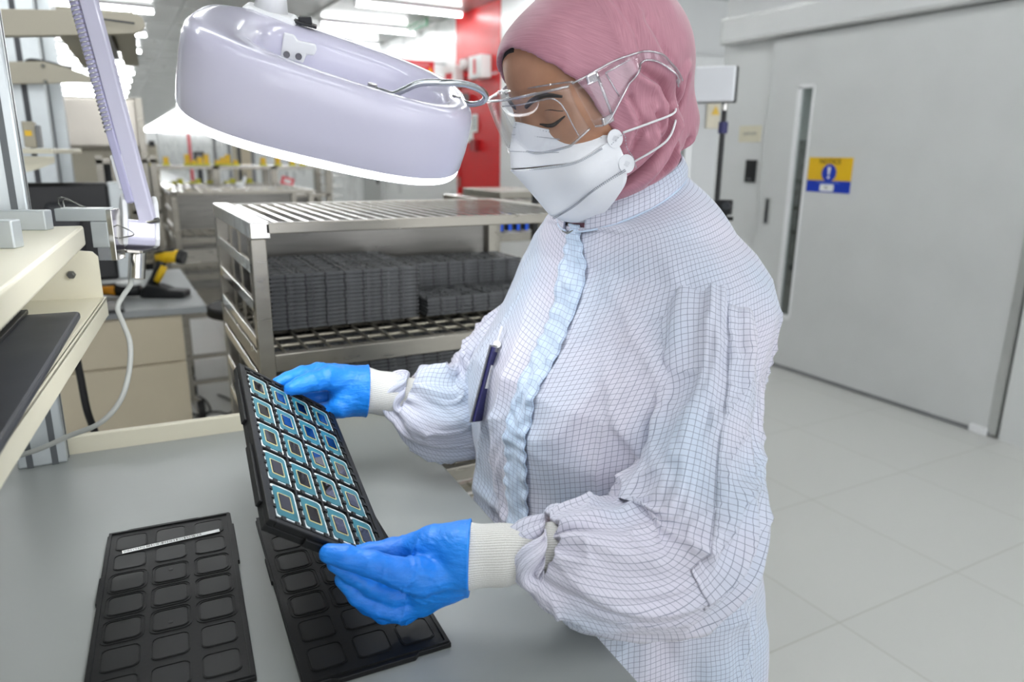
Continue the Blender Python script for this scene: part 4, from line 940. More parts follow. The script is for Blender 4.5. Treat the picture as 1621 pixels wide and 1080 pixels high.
# middle distance stainless racks
rack('wire_rack', 0.28, 1.12, 4.75, 5.3, 1.16, [0.42, 0.66, 0.88], 'stainless rack with solid back standing in the middle distance behind the steel tray rack', 'rack', slats=14, w=0.035, grid=(12, 3), railz=[1.05, 0.95])
MB_ = MB().bb(0.28, 1.12, 5.303, 5.31, 0.3, 1.14)
o = MB_.build('steel_sheet', m['steelp']); tag(o, 'brushed steel sheet closing the back of the middle distance rack', 'panel')
r = empty('long_rack', (0.3, 7.4, 0), 'long low steel shelving with yellow clips along its top', 'rack')
xa, xb = float(aty(240, 262, 7.4)[0]), float(aty(512, 268, 7.4)[0]); z1 = float(aty(380, 262, 7.4)[2]); z2 = z1-0.26
for z, nm_ in ((z1, 'top_shelf'), (z2, 'lower_shelf'), (0.55, 'bottom_shelf')): MB().bb(xa, xb, 7.2, 7.7, z-0.03, z).build(nm_, m['steel'], r)
for k in range(4):
    x = xa+(xb-xa)*k/3; MB().bb(x-0.03, x+0.03, 7.2, 7.26, 0.02, z1).build('post', m['steel'], r); MB().bb(x-0.03, x+0.03, 7.64, 7.7, 0.02, z1).build('post', m['steel'], r)
MB().bb(xa, xb, 7.68, 7.69, z2-0.3, z2).build('back_panel', m['steelp'], r)
for k in range(5): MB().bb(xb+0.01, xb+0.14, 7.25, 7.65, z1-0.1-k*0.1, z1-0.085-k*0.1).build('side_rung', m['steelb'], r)
for k, px in enumerate((238, 262, 296, 306, 316, 326, 344, 352, 360, 372, 416, 439, 462, 478)):
    x = float(aty(px, 250, 7.3)[0]); h = 0.05+0.05*((k*37) % 3)/2
    c = empty('yellow_clip', (x, 7.3, z1), 'small yellow clip standing on top of the long low shelving', 'clip', 'yellow clips on the long shelving')
    MB().bb(x-0.022, x+0.022, 7.28, 7.32, z1+0.001, z1+h).build('stem', m['yel'], c); MB().bb(x-0.03, x+0.03, 7.27, 7.33, z1+0.001, z1+0.02).build('foot', m['yelg'], c)
for k in range(16):
    x = xa+0.12+k*0.05; c = MB().bb(x-0.02, x+0.02, 7.31, 7.45, z2+0.001, z2+0.10+0.02*(k % 3)).build('yellow_carrier', m['yelg']); tag(c, 'yellow-green carrier in the row between the shelves of the long shelving', 'carrier', 'yellow carriers on the long shelving')
o = MB().bb(xa+0.1, xa+0.6, 7.27, 7.29, z2+0.001, z2+0.045).build('label_strip', m['blk']); tag(o, 'black strip in front of the yellow carriers on the long shelving', 'strip')
pk = aty(455, 287, 6.6); r = empty('warning_tag', pk, 'small pink and white tag hanging at the end of the middle shelving', 'tag'); 
MB().box(pk, (0.11, 0.01, 0.07), rotm((0, 1, 0), 0.3)).build('sheet', m['pink'], r, bevel=0.004); MB().box(pk+np.array([0.0, -0.007, 0.0]), (0.06, 0.003, 0.03), rotm((0, 1, 0), 0.3)).build('print', m['signw'], r)
MB().cyl(pk+np.array([0, 0, 0.03]), pk+np.array([0, 0, 0.08]), 0.004).build('string', m['blk'], r)
o = rack('low_cart', 0.33, 1.3, 6.2, 6.8, 1.12, [0.5, 0.8], 'low steel cart in front of the long shelving', 'rack', slats=16, w=0.04, grid=(8, 3))
gl = aty(384, 300, 4.8); r = empty('white_glove', gl, 'crumpled white glove lying on the middle distance rack', 'glove')
MB().ball((gl[0], 4.9, 1.185), (0.03, 0.02, 0.022)).tube([(gl[0]+0.01, 4.9, 1.18), (gl[0]+0.03, 4.9, 1.215), (gl[0]+0.035, 4.9, 1.24)], [0.014, 0.012, 0.008], 10).build('glove_shape', m['signw'], r, True)
# far equipment
def bgbox(name, px0, px1, py0, py1, Y, dp, mt, label, cat, bevel=0.01, floor=False):
    a = aty(px0, py0, Y); b = aty(px1, py1, Y); z0 = 0.0 if floor else float(b[2])
    r = empty(name, ((a[0]+b[0])/2, Y+dp/2, z0), label, cat)
    MB().bb(a[0], b[0], Y, Y+dp, z0, a[2]).build('case', mt, r, bevel=bevel); return r, a, b
r, a, b = bgbox('beige_cabinet', 373, 399, 220, 268, 11.0, 0.5, m['beigecab'], 'tall beige machine cabinet far behind the yellow clips', 'cabinet', floor=True)
MB().bb(b[0], b[0]+0.05, 11.0, 11.5, 0, a[2]).build('side_panel', m['grey'], r); MB().bb(a[0]+0.08, a[0]+0.1, 10.99, 11.0, 0.9, 1.1).build('handle', m['grey'], r)
r, a, b = bgbox('far_monitor', 306, 324, 240, 253, 10.5, 0.05, m['blk'], 'small dark monitor far away above the yellow clips', 'monitor', 0.004)
MB().bb(a[0]+0.03, b[0]-0.03, 10.494, 10.5, b[2]+0.03, a[2]-0.03).build('screen', m['grey'], r); MB().bb((a[0]+b[0])/2-0.03, (a[0]+b[0])/2+0.03, 10.52, 10.6, 0, b[2]).build('pole', m['dkg'], r)
r, a, b = bgbox('far_camera', 372, 382, 209, 217, 10.8, 0.1, m['blk'], 'tiny dark camera on the far beige cabinet', 'camera', 0.004); MB().bb((a[0]+b[0])/2-0.02, (a[0]+b[0])/2+0.02, 10.85, 10.9, 0.0, b[2]).build('pole', m['dkg'], r); MB().cyl(((a[0]+b[0])/2, 10.78, (a[2]+b[2])/2), ((a[0]+b[0])/2, 10.8, (a[2]+b[2])/2), 0.03).build('camera_lens', m['grey'], r)
for k, (px, py0, col, nm_) in enumerate(((298, 212, 'pink', 'red signal pole standing far away left of the beige cabinet'), (338, 215, 'grey', 'first thin grey machine pole left of the beige cabinet'), (361, 218, 'grey', 'thin grey machine pole right beside the beige cabinet'))):
    a = aty(px, py0, 10.5); r = empty('signal_pole', (a[0], 10.5, 0), nm_, 'pole'); MB().cyl((a[0], 10.5, 0.0), (a[0], 10.5, a[2]), 0.02).build('pole', m[col], r); MB().bb(a[0]-0.05, a[0]+0.05, 10.4, 10.45, 0, 0.9).build('machine_base', m['beigecab'], r)
r, a, b = bgbox('printer_box', 232, 250, 228, 244, 9.0, 0.5, m['beigebg'], 'far beige machine with a dark slot behind the dark racks', 'machine', floor=True); MB().bb(a[0]+0.02, b[0]-0.02, 8.99, 9.0, b[2]+0.08, b[2]+0.14).build('slot', m['blk'], r)
# dark racks behind the monitor
for k, (px0, px1, Y, lb) in enumerate(((150, 196, 4.2, 'dark equipment rack to the left, behind the lamp arm'), (200, 246, 4.6, 'dark equipment rack to the right of the lamp arm'))):
    a = aty(px0, 246, Y); b = aty(px1, 246, Y); zt = float(a[2]); r = empty('equipment_rack', (a[0], Y, 0), lb, 'rack')
    for x in (a[0], b[0]-0.03, (a[0]+b[0])/2): MB().bb(x, x+0.03, Y, Y+0.03, 0.05, zt).build('post', m['steel'], r)
    for q in range(5):
        z = zt-0.02-q*0.28; MB().bb(a[0], b[0], Y, Y+0.5, z-0.02, z).build('shelf', m['steel'] if q == 0 else m['beigebg'], r)
    MB().bb(a[0]+0.02, b[0]-0.02, Y+0.45, Y+0.46, 0.1, zt-0.03).build('back_panel', m['blk'], r)
    for q in range(4):
        for s in range(3):
            x = a[0]+0.05+s*(b[0]-a[0]-0.08)/3; MB().bb(x, x+0.02, Y+0.1, Y+0.13, zt-0.27-q*0.28, zt-0.04-q*0.28).build('hanging_strip', m['dkg'], r)
    MB().bb(a[0], b[0], Y, Y+0.5, 0.0, 0.06).build('base', m['blk'], r)
# shiny stainless hood in the left background
A_ = aty(86, 150, 5.4); B_ = aty(228, 243, 5.4)
r = empty('steel_hood', ((A_[0]+B_[0])/2, 5.5, 0), 'large shiny stainless steel cabinet front in the left background', 'cabinet')
MB().bb(A_[0], B_[0], 5.4, 6.0, B_[2]+0.02, A_[2]).build('front_panel', M('polished_steel', srgb(196, 190, 180), 0.36, 0.8, 0.1, 1.6), r, bevel=0.03, seg=4)
MB().bb(A_[0], B_[0], 5.45, 6.0, 0, B_[2]+0.02).build('base_cabinet', m['beigebg'], r)
MB().bb(B_[0]-0.02, B_[0]+0.02, 5.38, 6.02, 0.6, A_[2]).build('corner_post', m['steel'], r)
# neighbour workstation on the left
Yn = 2.7
A_ = aty(38, 60, Yn)
def npost(px, py, Y, w, label, mt=m['alu']):
    a = aty(px, py, Y); r = empty('neighbour_post', (a[0], Y, 0), label, 'post'); MB().bb(a[0]-w/2, a[0]+w/2, Y-w/2, Y+w/2, 0.0, 2.15).build('extrusion', mt, r, bevel=0.003)
    MB().bb(a[0]-0.011, a[0]+0.011, Y-w/2-0.001, Y-w/2+0.002, 0.02, 2.1).build('slot', m['dkg'], r); return r
npost(47, 180, 3.9, 0.15, 'pale workstation post with a dark slot at the left, beside the grey speaker box')
npost(80, 180, 4.1, 0.12, 'pale workstation post right of the one with the dark slot')
def bracket(name, Y, top, bot, label, th=0.03):
    P_ = [aty(x, y, Y) for x, y in top]+[aty(x, y, Y) for x, y in bot[::-1]]
    r = empty(name, P_[0], label, 'bracket'); MB().prism([(p[0], p[2]) for p in P_][::-1], (0, Y+th, 0), (1, 0, 0), (0, 0, 1), th).build('plate', m['beigebg'], r, bevel=0.002); return r
r = bracket('top_bracket', 2.05, [(-60, 12), (150, 17), (212, 20), (226, 28), (230, 40)], [(-60, 58), (100, 56), (212, 53), (226, 48), (230, 40)], 'grey-beige rounded shelf bracket across the top left corner')
MB().bar(aty(160, 30, 2.045), aty(213, 37, 2.045), 0.003, 0.004).build('slot', m['dkg'], r)
r = bracket('lower_bracket', 3.7, [(-60, 98), (68, 97), (122, 112), (152, 126)], [(-60, 134), (80, 132), (150, 130), (152, 128)], 'grey-beige tapered bracket behind the lamp arm, below the light hood')
for q in ((68, 104), (72, 129)): MB().ball(aty(q[0], q[1], 3.695), 0.008, 10).build('screw', m['screw'], r, True)
q = [aty(40, 98, 3.71), aty(50, 95, 3.71), aty(75, 99, 3.71), aty(115, 109, 3.71)]
o = MB().tube(spline(q, 30), 0.006, 8).build('thin_cable', m['rub'], None, True); tag(o, 'thin dark cable lying along the tapered grey-beige bracket', 'cable')
F_ = [aty(94, 54, 2.1), aty(212, 53, 2.1)]; K_ = [aty(128, 122, 2.8), aty(200, 126, 2.8)]
r = empty('light_hood', F_[0], 'grey inverted channel light hood seen from below between the two brackets', 'light hood')
zt_ = float(F_[0][2])
fl_, fr_, bl_, br_ = F_[0], F_[1], np.array([F_[0][0]+0.03, 2.85, F_[0][2]]), np.array([F_[1][0]+0.03, 2.85, F_[1][2]])
MB().bar((fl_+fr_)/2+np.array([0, 0, 0.05]), (bl_+br_)/2+np.array([0, 0, 0.05]), abs(fr_[0]-fl_[0]), 0.01).build('top_plate', m['beigebg'], r)
for p_, q_ in ((fl_, bl_), (fr_, br_)):
    s_ = 1 if p_ is fl_ else -1; MB().bar(p_+np.array([s_*0.02, 0, 0]), q_+np.array([s_*0.02, 0, 0]), 0.04, 0.008).bar(p_+np.array([0, 0, 0.025]), q_+np.array([0, 0, 0.025]), 0.006, 0.055).build('side_flange', m['beigebg'], r)
MB().bar((fl_+fr_)/2+np.array([0.0, 0.02, 0.03]), (bl_+br_)/2+np.array([0, -0.02, 0.03]), 0.05, 0.02).build('lamp_gear', m['grey'], r)
a = aty(30, 236, 2.5); b = aty(86, 246, 2.5)
r = empty('small_shelf', a, 'cream small shelf with a bracket at the left, above the monitor', 'shelf')
c = aty(130, 241, 2.9)
MB().prism([(a[0]-0.1, 2.45), (b[0], 2.45), (c[0], 2.9), (a[0]-0.1, 2.95)], (0, 0, a[2]-0.012), (1, 0, 0), (0, 1, 0), 0.014).build('shelf_panel', m['beige'], r, bevel=0.002)
P_ = [aty(x, y, 2.47) for x, y in ((30, 247), (86, 248), (86, 258), (60, 268), (44, 272), (30, 272))]
MB().prism([(p[0], p[2]) for p in P_], (0, 2.47+0.02, 0), (1, 0, 0), (0, 0, 1), 0.02).build('shelf_bracket', m['beige'], r)
r, a, b = bgbox('speaker_box', 33, 59, 192, 234, 2.55, 0.09, m['beigebg'], 'grey-beige box with a yellow sticker standing on the small cream shelf', 'box', 0.003)
MB().bb(a[0]+0.005, a[0]+0.022, 2.548, 2.55, a[2]-0.04, a[2]-0.025).build('sticker', m['yel'], r)
MB().bb(b[0]-0.004, b[0]+0.012, 2.56, 2.62, b[2], a[2]-0.01).build('side_plate', m['grey'], r)
# desk with scanner
DZ = 0.875; DY = 2.6
d1 = onp(327, 484, (0, 0, DZ), (0, 0, 1)); d2 = atz(285, 425, DZ)
r = empty('side_desk', (d1[0], d1[1], 0), 'grey topped desk with a beige cabinet below, holding the barcode scanner', 'desk')
dz_ = nrm(d2-d1); MB().prism([(d1[0], d1[1]), (d2[0], d2[1]), (d2[0]-1.3, d2[1]+0.1), (d1[0]-1.3, d1[1]+0.08)], (0, 0, DZ-0.025), (1, 0, 0), (0, 1, 0), 0.025).build('desktop', m['desk'], r, bevel=0.003)
cb0 = aty(288, 520, float(d1[1])+0.03); cl = float(cb0[0])
MB().bb(cl-0.75, cl, d1[1]+0.03, d2[1]-0.05, 0.0, DZ-0.026).build('cabinet', m['beigecab'], r, bevel=0.004)
MB().bb(cl-0.74, cl+0.003, d1[1]+0.018, d1[1]+0.03, DZ-0.19, DZ-0.03).build('drawer_front', m['beigecab'], r, bevel=0.003)
MB().bb(cl-0.74, cl+0.003, d1[1]+0.018, d1[1]+0.03, 0.05, DZ-0.197).build('door_panel', m['beigecab'], r, bevel=0.003)
MB().cyl((cl-0.3, d1[1]+0.01, DZ-0.1), (cl-0.3, d1[1]+0.02, DZ-0.1), 0.005).build('lock', m['dkg'], r)
# monitor from behind
Ym = 2.72
a = aty(48, 290, Ym); b = aty(200, 300, Ym); zb_ = float(aty(200, 442, Ym)[2]); zt_ = float(a[2])
r = empty('monitor', ((a[0]+b[0])/2, Ym, DZ), 'black monitor seen from behind with a silver edge, behind the lamp arm base', 'monitor')
rz_ = rotm((0, 0, 1), math.radians(10))
MB().bb(a[0]-0.06, b[0]-0.05, Ym, Ym+0.05, zb_, zt_).build('back_shell', m['blk'], r, bevel=0.012)
MB().bb(b[0]-0.055, b[0], Ym+0.005, Ym+0.065, zb_, zt_).build('bezel', m['alu'], r, bevel=0.006)
MB().bb(a[0]+0.03, b[0]-0.14, Ym-0.03, Ym+0.01, zb_+0.08, zt_-0.06).build('vent_housing', m['dkg'], r, bevel=0.012)
mx_ = (a[0]+b[0])/2-0.03; MB().bb(mx_-0.03, mx_+0.03, Ym, Ym+0.04, DZ+0.01, zb_+0.05).build('stand_neck', m['blk'], r); MB().bb(mx_-0.11, mx_+0.11, Ym-0.07, Ym+0.1, DZ, DZ+0.012).build('stand_base', m['blk'], r, bevel=0.003)
# barcode scanner
sc = atz(263, 470, DZ)
r = empty('barcode_scanner', sc, 'black and yellow barcode scanner standing in its cradle on the grey desk', 'barcode scanner')
sr = nrm((CR[0], CR[1], 0)); sfw = np.array([-sr[1], sr[0], 0.0])
def SCp(x, z, y=0): return sc+sr*x+sfw*y+np.array([0, 0, z])
kx = 2.72/1140
MB().prism([(-34*kx, 0.0), (33*kx, 0.0), (33*kx, 0.026), (10*kx, 0.03), (-8*kx, 0.045), (-22*kx, 0.05), (-32*kx, 0.03)], SCp(0, 0.001, 0.035), sr, (0, 0, 1), 0.07).build('cradle', m['blk'], r, bevel=0.008, seg=3)
MB().tube([SCp(-0.052, 0.03), SCp(-0.03, 0.07), SCp(-0.008, 0.115), SCp(0.0, 0.135)], [0.022, 0.018, 0.017, 0.019], 16).build('handle', m['blk'], r, True)
MB().tube([SCp(-0.022, 0.06, -0.012), SCp(-0.004, 0.09, -0.012), SCp(0.012, 0.115, -0.012)], [0.012, 0.013, 0.012], 12).build('grip_inlay', m['yel'], r, True)
MB().tube([SCp(-0.018, 0.142), SCp(0.02, 0.147), SCp(0.06, 0.15), SCp(0.072, 0.146)], [0.017, 0.022, 0.024, 0.02], 18).build('scan_head', m['yel'], r, True)
MB().tube([SCp(0.062, 0.15), SCp(0.083, 0.144)], [0.027, 0.024], 18).build('nose', m['blk'], r, 'auto')
MB().tube([SCp(-0.02, 0.158), SCp(0.05, 0.170)], [0.008, 0.012], 12).build('top_inlay', m['blk'], r, True)
s2 = atz(197, 471, DZ)
r = empty('spare_scanner', s2, 'black and yellow scanner lying on the grey desk behind the lamp cable', 'barcode scanner')
MB().tube([s2+sr*-0.08+np.array([0, 0, 0.028]), s2+np.array([0, 0, 0.03]), s2+sr*0.06+np.array([0, 0, 0.026])], [0.02, 0.027, 0.02], 16).build('body', m['blk'], r, True)
MB().tube([s2+sr*-0.075+sfw*-0.02+np.array([0, 0, 0.03]), s2+sr*-0.02+sfw*-0.022+np.array([0, 0, 0.03])], [0.014, 0.017], 14).build('side_inlay', M('amber_plastic', srgb(240, 160, 20), 0.4), r, True)
MB().ball(s2+sr*0.03+sfw*-0.01+np.array([0, 0, 0.055]), (0.045, 0.03, 0.012)).build('crumpled_bag', m['signw'], r, True)
# stool behind the rack
ss = atz(352, 492, 0.62); Yst = 3.0
sx = aty(356, 484, Yst); sx[0] += 0.04
r = empty('stool', (sx[0], Yst, 0), 'black stool half hidden behind the left side of the tray rack', 'stool')
MB().cyl((sx[0]+0.06, Yst, sx[2]-0.04), (sx[0]+0.06, Yst, sx[2]), 0.17, n=40).build('seat', m['rub'], r, 'auto', bevel=0.01)
MB().cyl((sx[0]+0.06, Yst, 0.12), (sx[0]+0.06, Yst, sx[2]-0.04), 0.025).build('column', m['chrome'], r)
for k in range(5):
    q = k*1.2566+2.6; e = (sx[0]+0.06+0.27*math.cos(q), Yst+0.27*math.sin(q)); MB().bar((sx[0]+0.06, Yst, 0.12), (e[0], e[1], 0.085), 0.035, 0.022).build('foot', m['steelb'], r, bevel=0.003)
    c = MB().cyl((e[0]-0.014, e[1], 0.028), (e[0]+0.014, e[1], 0.028), 0.027, n=20).build('caster', m['dkg'], r, 'auto'); MB().cyl((e[0], e[1], 0.03), (e[0], e[1], 0.085), 0.008).build('stem', m['steel'], c)
# cart with casters behind the desk
Yc = 4.0
r = empty('caster_cart', (0.3, 4.3, 0), 'steel cart frame on black casters between the desk and the tray rack', 'cart')
for z in (0.2, 0.34): MB().bb(0.12, 0.75, 3.95, 3.98, z, z+0.02).bb(0.12, 0.75, 4.4, 4.43, z, z+0.02).build('cross_bar', m['steel'], r) if False else MB().bb(0.12, 0.8, 3.95, 3.98, z, z+0.02).build('cross_bar', m['steel'], r)
for x in (0.22, 0.78): MB().bb(x, x+0.03, 3.94, 3.97, 0.13, 0.85).build('post', m['steel'], r); MB().bb(x, x+0.03, 4.4, 4.43, 0.13, 0.85).build('post', m['steel'], r)
MB().bb(0.2, 0.82, 3.92, 4.45, 0.60, 0.62).build('lower_deck', m['wire'], r); MB().bb(0.2, 0.82, 3.92, 4.45, 0.83, 0.85).build('deck', m['steel'], r)
for x in (0.235, 0.795):
    for y in (3.955, 4.415):
        c = MB().bb(x-0.03, x+0.03, y-0.03, y+0.03, 0.12, 0.135).build('caster', m['steel'], r); MB().cyl((x+0.04-0.016, y, 0.058), (x+0.04+0.016, y, 0.058), 0.058, n=24).build('wheel', m['rub'], c, 'auto'); MB().cyl((x+0.02, y, 0.058), (x+0.06, y, 0.058), 0.018).build('hub', m['steelb'], c)
        MB().bar((x, y, 0.12), (x+0.02, y, 0.05), 0.04, 0.006).build('fork', m['steel'], c)
# cords on the floor
def fl(px, py): p = atz(px, py, 0.008); return p
cd1 = [aty(286, 560, 2.6), aty(291, 610, 2.75), fl(300, 648), fl(304, 668), fl(320, 655), fl(345, 652), fl(362, 655), fl(372, 645), fl(362, 632), fl(345, 625)]
cd1[0][1] = 3.0
o = MB().tube(spline(cd1, 120), 0.005, 8).build('floor_cord', m['rub'], None, True); tag(o, 'thin black cord running down the beige cabinet and across the floor', 'cord')
cd2 = [fl(290, 630), fl(308, 626), fl(325, 634), fl(333, 650), fl(320, 658), fl(300, 655), fl(291, 664), fl(298, 675)]
o = MB().tube(spline(cd2, 100), 0.005, 8).build('floor_cord', m['rub'], None, True); tag(o, 'second black cord looped on the floor beside the beige cabinet', 'cord')
# ================================================================ PERSON
HP = math.radians(23)
hf_ = nrm([-math.cos(HP), -0.04, -math.sin(HP)]); hl_ = nrm(np.cross([0, 0, 1], hf_)); hu2 = np.cross(hf_, hl_)
HC = np.array([0.478, 0.697, 1.466])
HB = np.array([hf_, hl_, hu2])                      # rows: forward, left (towards the camera), up
def hd(f, l, u): return HC+f*hf_+l*hl_+u*hu2
def toh(P): return (P-HC)@HB.T
# arm joints
shL = np.array([0.55, 0.565, 1.225]); elL = at(1085, 868, 0.705); wrL = at(752, 880, 0.662)
shR = np.array([0.55, 0.84, 1.225]); elR = at(745, 640, 1.04); wrR = at(590, 625, 0.965)
def skull_sd(H):
    e = lambda c, r: sd_ell(H, c, np.eye(3), r)
    d = e((-0.014, 0, 0.036), (0.093, 0.069, 0.074))
    return smin(d, e((0.056, 0, 0.052), (0.030, 0.051, 0.033)), 0.03)
def face_sd(P):
    H = toh(P); I3 = np.eye(3)
    e = lambda c, r: sd_ell(H, c, I3, r)
    d = skull_sd(H)
    d = smin(d, e((0.030, 0, -0.02), (0.068, 0.064, 0.075)), 0.03)
    d = smin(d, e((0.040, 0, -0.075), (0.046, 0.045, 0.042)), 0.03)
    for s in (-1, 1):
        d = smin(d, sd_cap(H, (0.080, s*0.012, 0.018), (0.066, s*0.046, 0.019), 0.009, 0.008), 0.014)   # brow ridge
        d = smax(d, -e((0.099, s*0.031, 0.003), (0.017, 0.019, 0.012)), 0.012)                          # socket
        d = smin(d, e((0.0725, s*0.031, 0.003), (0.0135, 0.0150, 0.0115)), 0.005)                       # lidded eye
        d = smin(d, sd_cap(H, (0.066, s*0.038, -0.032), (0.05, s*0.052, -0.024), 0.018, 0.014), 0.02)    # cheek
        d = smin(d, e((-0.005, s*0.064, -0.005), (0.018, 0.008, 0.026)), 0.006)                           # ear
        d = smin(d, sd_cap(H, (0.062, s*0.042, -0.008), (0.058, s*0.05, 0.002), 0.01), 0.01)
    d = smin(d, sd_cap(H, (0.084, 0, 0.006), (0.104, 0, -0.034), 0.0075, 0.0105), 0.012)                  # nose bridge to tip
    for s in (-1, 1): d = smin(d, e((0.095, s*0.011, -0.038), (0.011, 0.007, 0.007)), 0.005)
    d = smin(d, sd_cap(H, (0.088, -0.016, -0.066), (0.088, 0.016, -0.066), 0.006), 0.008)                # lips
    d = smin(d, sd_cap(H, (0.087, -0.013, -0.074), (0.087, 0.013, -0.074), 0.006), 0.006)
    d = smin(d, e((0.078, 0, -0.1), (0.018, 0.02, 0.014)), 0.014)                                        # chin
    return d
NB = np.array([0.53, 0.70, 1.30])
def body_sd(P):
    d = face_sd(P)
    c = lambda a, b, ra, rb: sd_cap(P, a, b, ra, rb)
    d = smin(d, c(hd(-0.02, 0, -0.06), NB, 0.056, 0.056), 0.03)
    d = smin(d, c((0.55, 0.62, 1.245), (0.55, 0.79, 1.245), 0.05, 0.05), 0.04)
    d = smin(d, c((0.545, 0.70, 1.18), (0.55, 0.70, 1.0), 0.09, 0.085), 0.05)
    d = smin(d, c((0.54, 0.64, 1.18), (0.54, 0.76, 1.18), 0.08, 0.08), 0.04)
    d = smin(d, c((0.555, 0.64, 0.88), (0.555, 0.76, 0.88), 0.105, 0.105), 0.06)
    for (s, e_, w) in ((shL, elL, wrL), (shR, elR, wrR)):
        d = smin(d, c(s, e_, 0.040, 0.032), 0.03); d = smin(d, c(e_, w, 0.034, 0.024), 0.01)
    for y, fx_ in ((0.62, 0.02), (0.79, 0.0)):
        d = smin(d, c((0.555, y, 0.85), (0.545-fx_, y, 0.47), 0.082, 0.055), 0.04); d = smin(d, c((0.545-fx_, y, 0.47), (0.565-fx_, y, 0.09), 0.053, 0.034), 0.01)
        d = smin(d, c((0.58-fx_, y, 0.045), (0.46-fx_, y, 0.036), 0.036, 0.026), 0.02)
    return d
def nonuni(a, b, fa, fb, hf, hc):
    L = list(np.arange(a, fa, hc))+list(np.arange(fa, fb, hf))+list(np.arange(fb, b+hc, hc)); return np.array(L)
person = nets('person', body_sd, nonuni(0.10, 0.70, 0.36, 0.46, 0.0024, 0.009), nonuni(0.38, 1.05, 0.61, 0.79, 0.0028, 0.009), nonuni(-0.02, 1.62, 1.36, 1.56, 0.0024, 0.010), m['skin'], None, None, 1)
tag(person, 'woman in pink hijab, mask, goggles and white grid gown holding a tray of processors', 'person')
# eyes, brows, lashes
def fpt(l, u, off=0.0):
    lo_, hi_ = 0.02, 0.13
    for _ in range(26):
        md = (lo_+hi_)/2
        if float(face_sd(hd(md, l, u)[None])[0]) < 0: lo_ = md
        else: hi_ = md
    return hd(lo_+off, l, u)
for s in (1, -1):
    P_ = spline([(s*0.010, 0.0185), (s*0.022, 0.0240), (s*0.036, 0.0255), (s*0.051, 0.020)], 26)
    MB().tube([fpt(l, u, -0.0004) for l, u in P_], [0.0012+0.0019*math.sin(math.pi*min(1, (i+5)/30)) for i in range(26)], 8).build('eyebrow', m['hair'], person, True)
    P_ = spline([(s*0.0165, -0.0020), (s*0.025, -0.0050), (s*0.036, -0.0046), (s*0.0475, 0.0008)], 24)
    MB().tube([fpt(l, u, 0.0003) for l, u in P_], [0.0007+0.0015*math.sin(math.pi*i/23) for i in range(24)], 6).build('eyelashes', m['hair'], person, True)
    P_ = spline([(s*0.0175, 0.0055), (s*0.026, 0.0100), (s*0.036, 0.0102), (s*0.047, 0.006)], 20)
    MB().tube([fpt(l, u, -0.0002) for l, u in P_], 0.0005, 6).build('eyelid_crease', m['hair'], person, True)
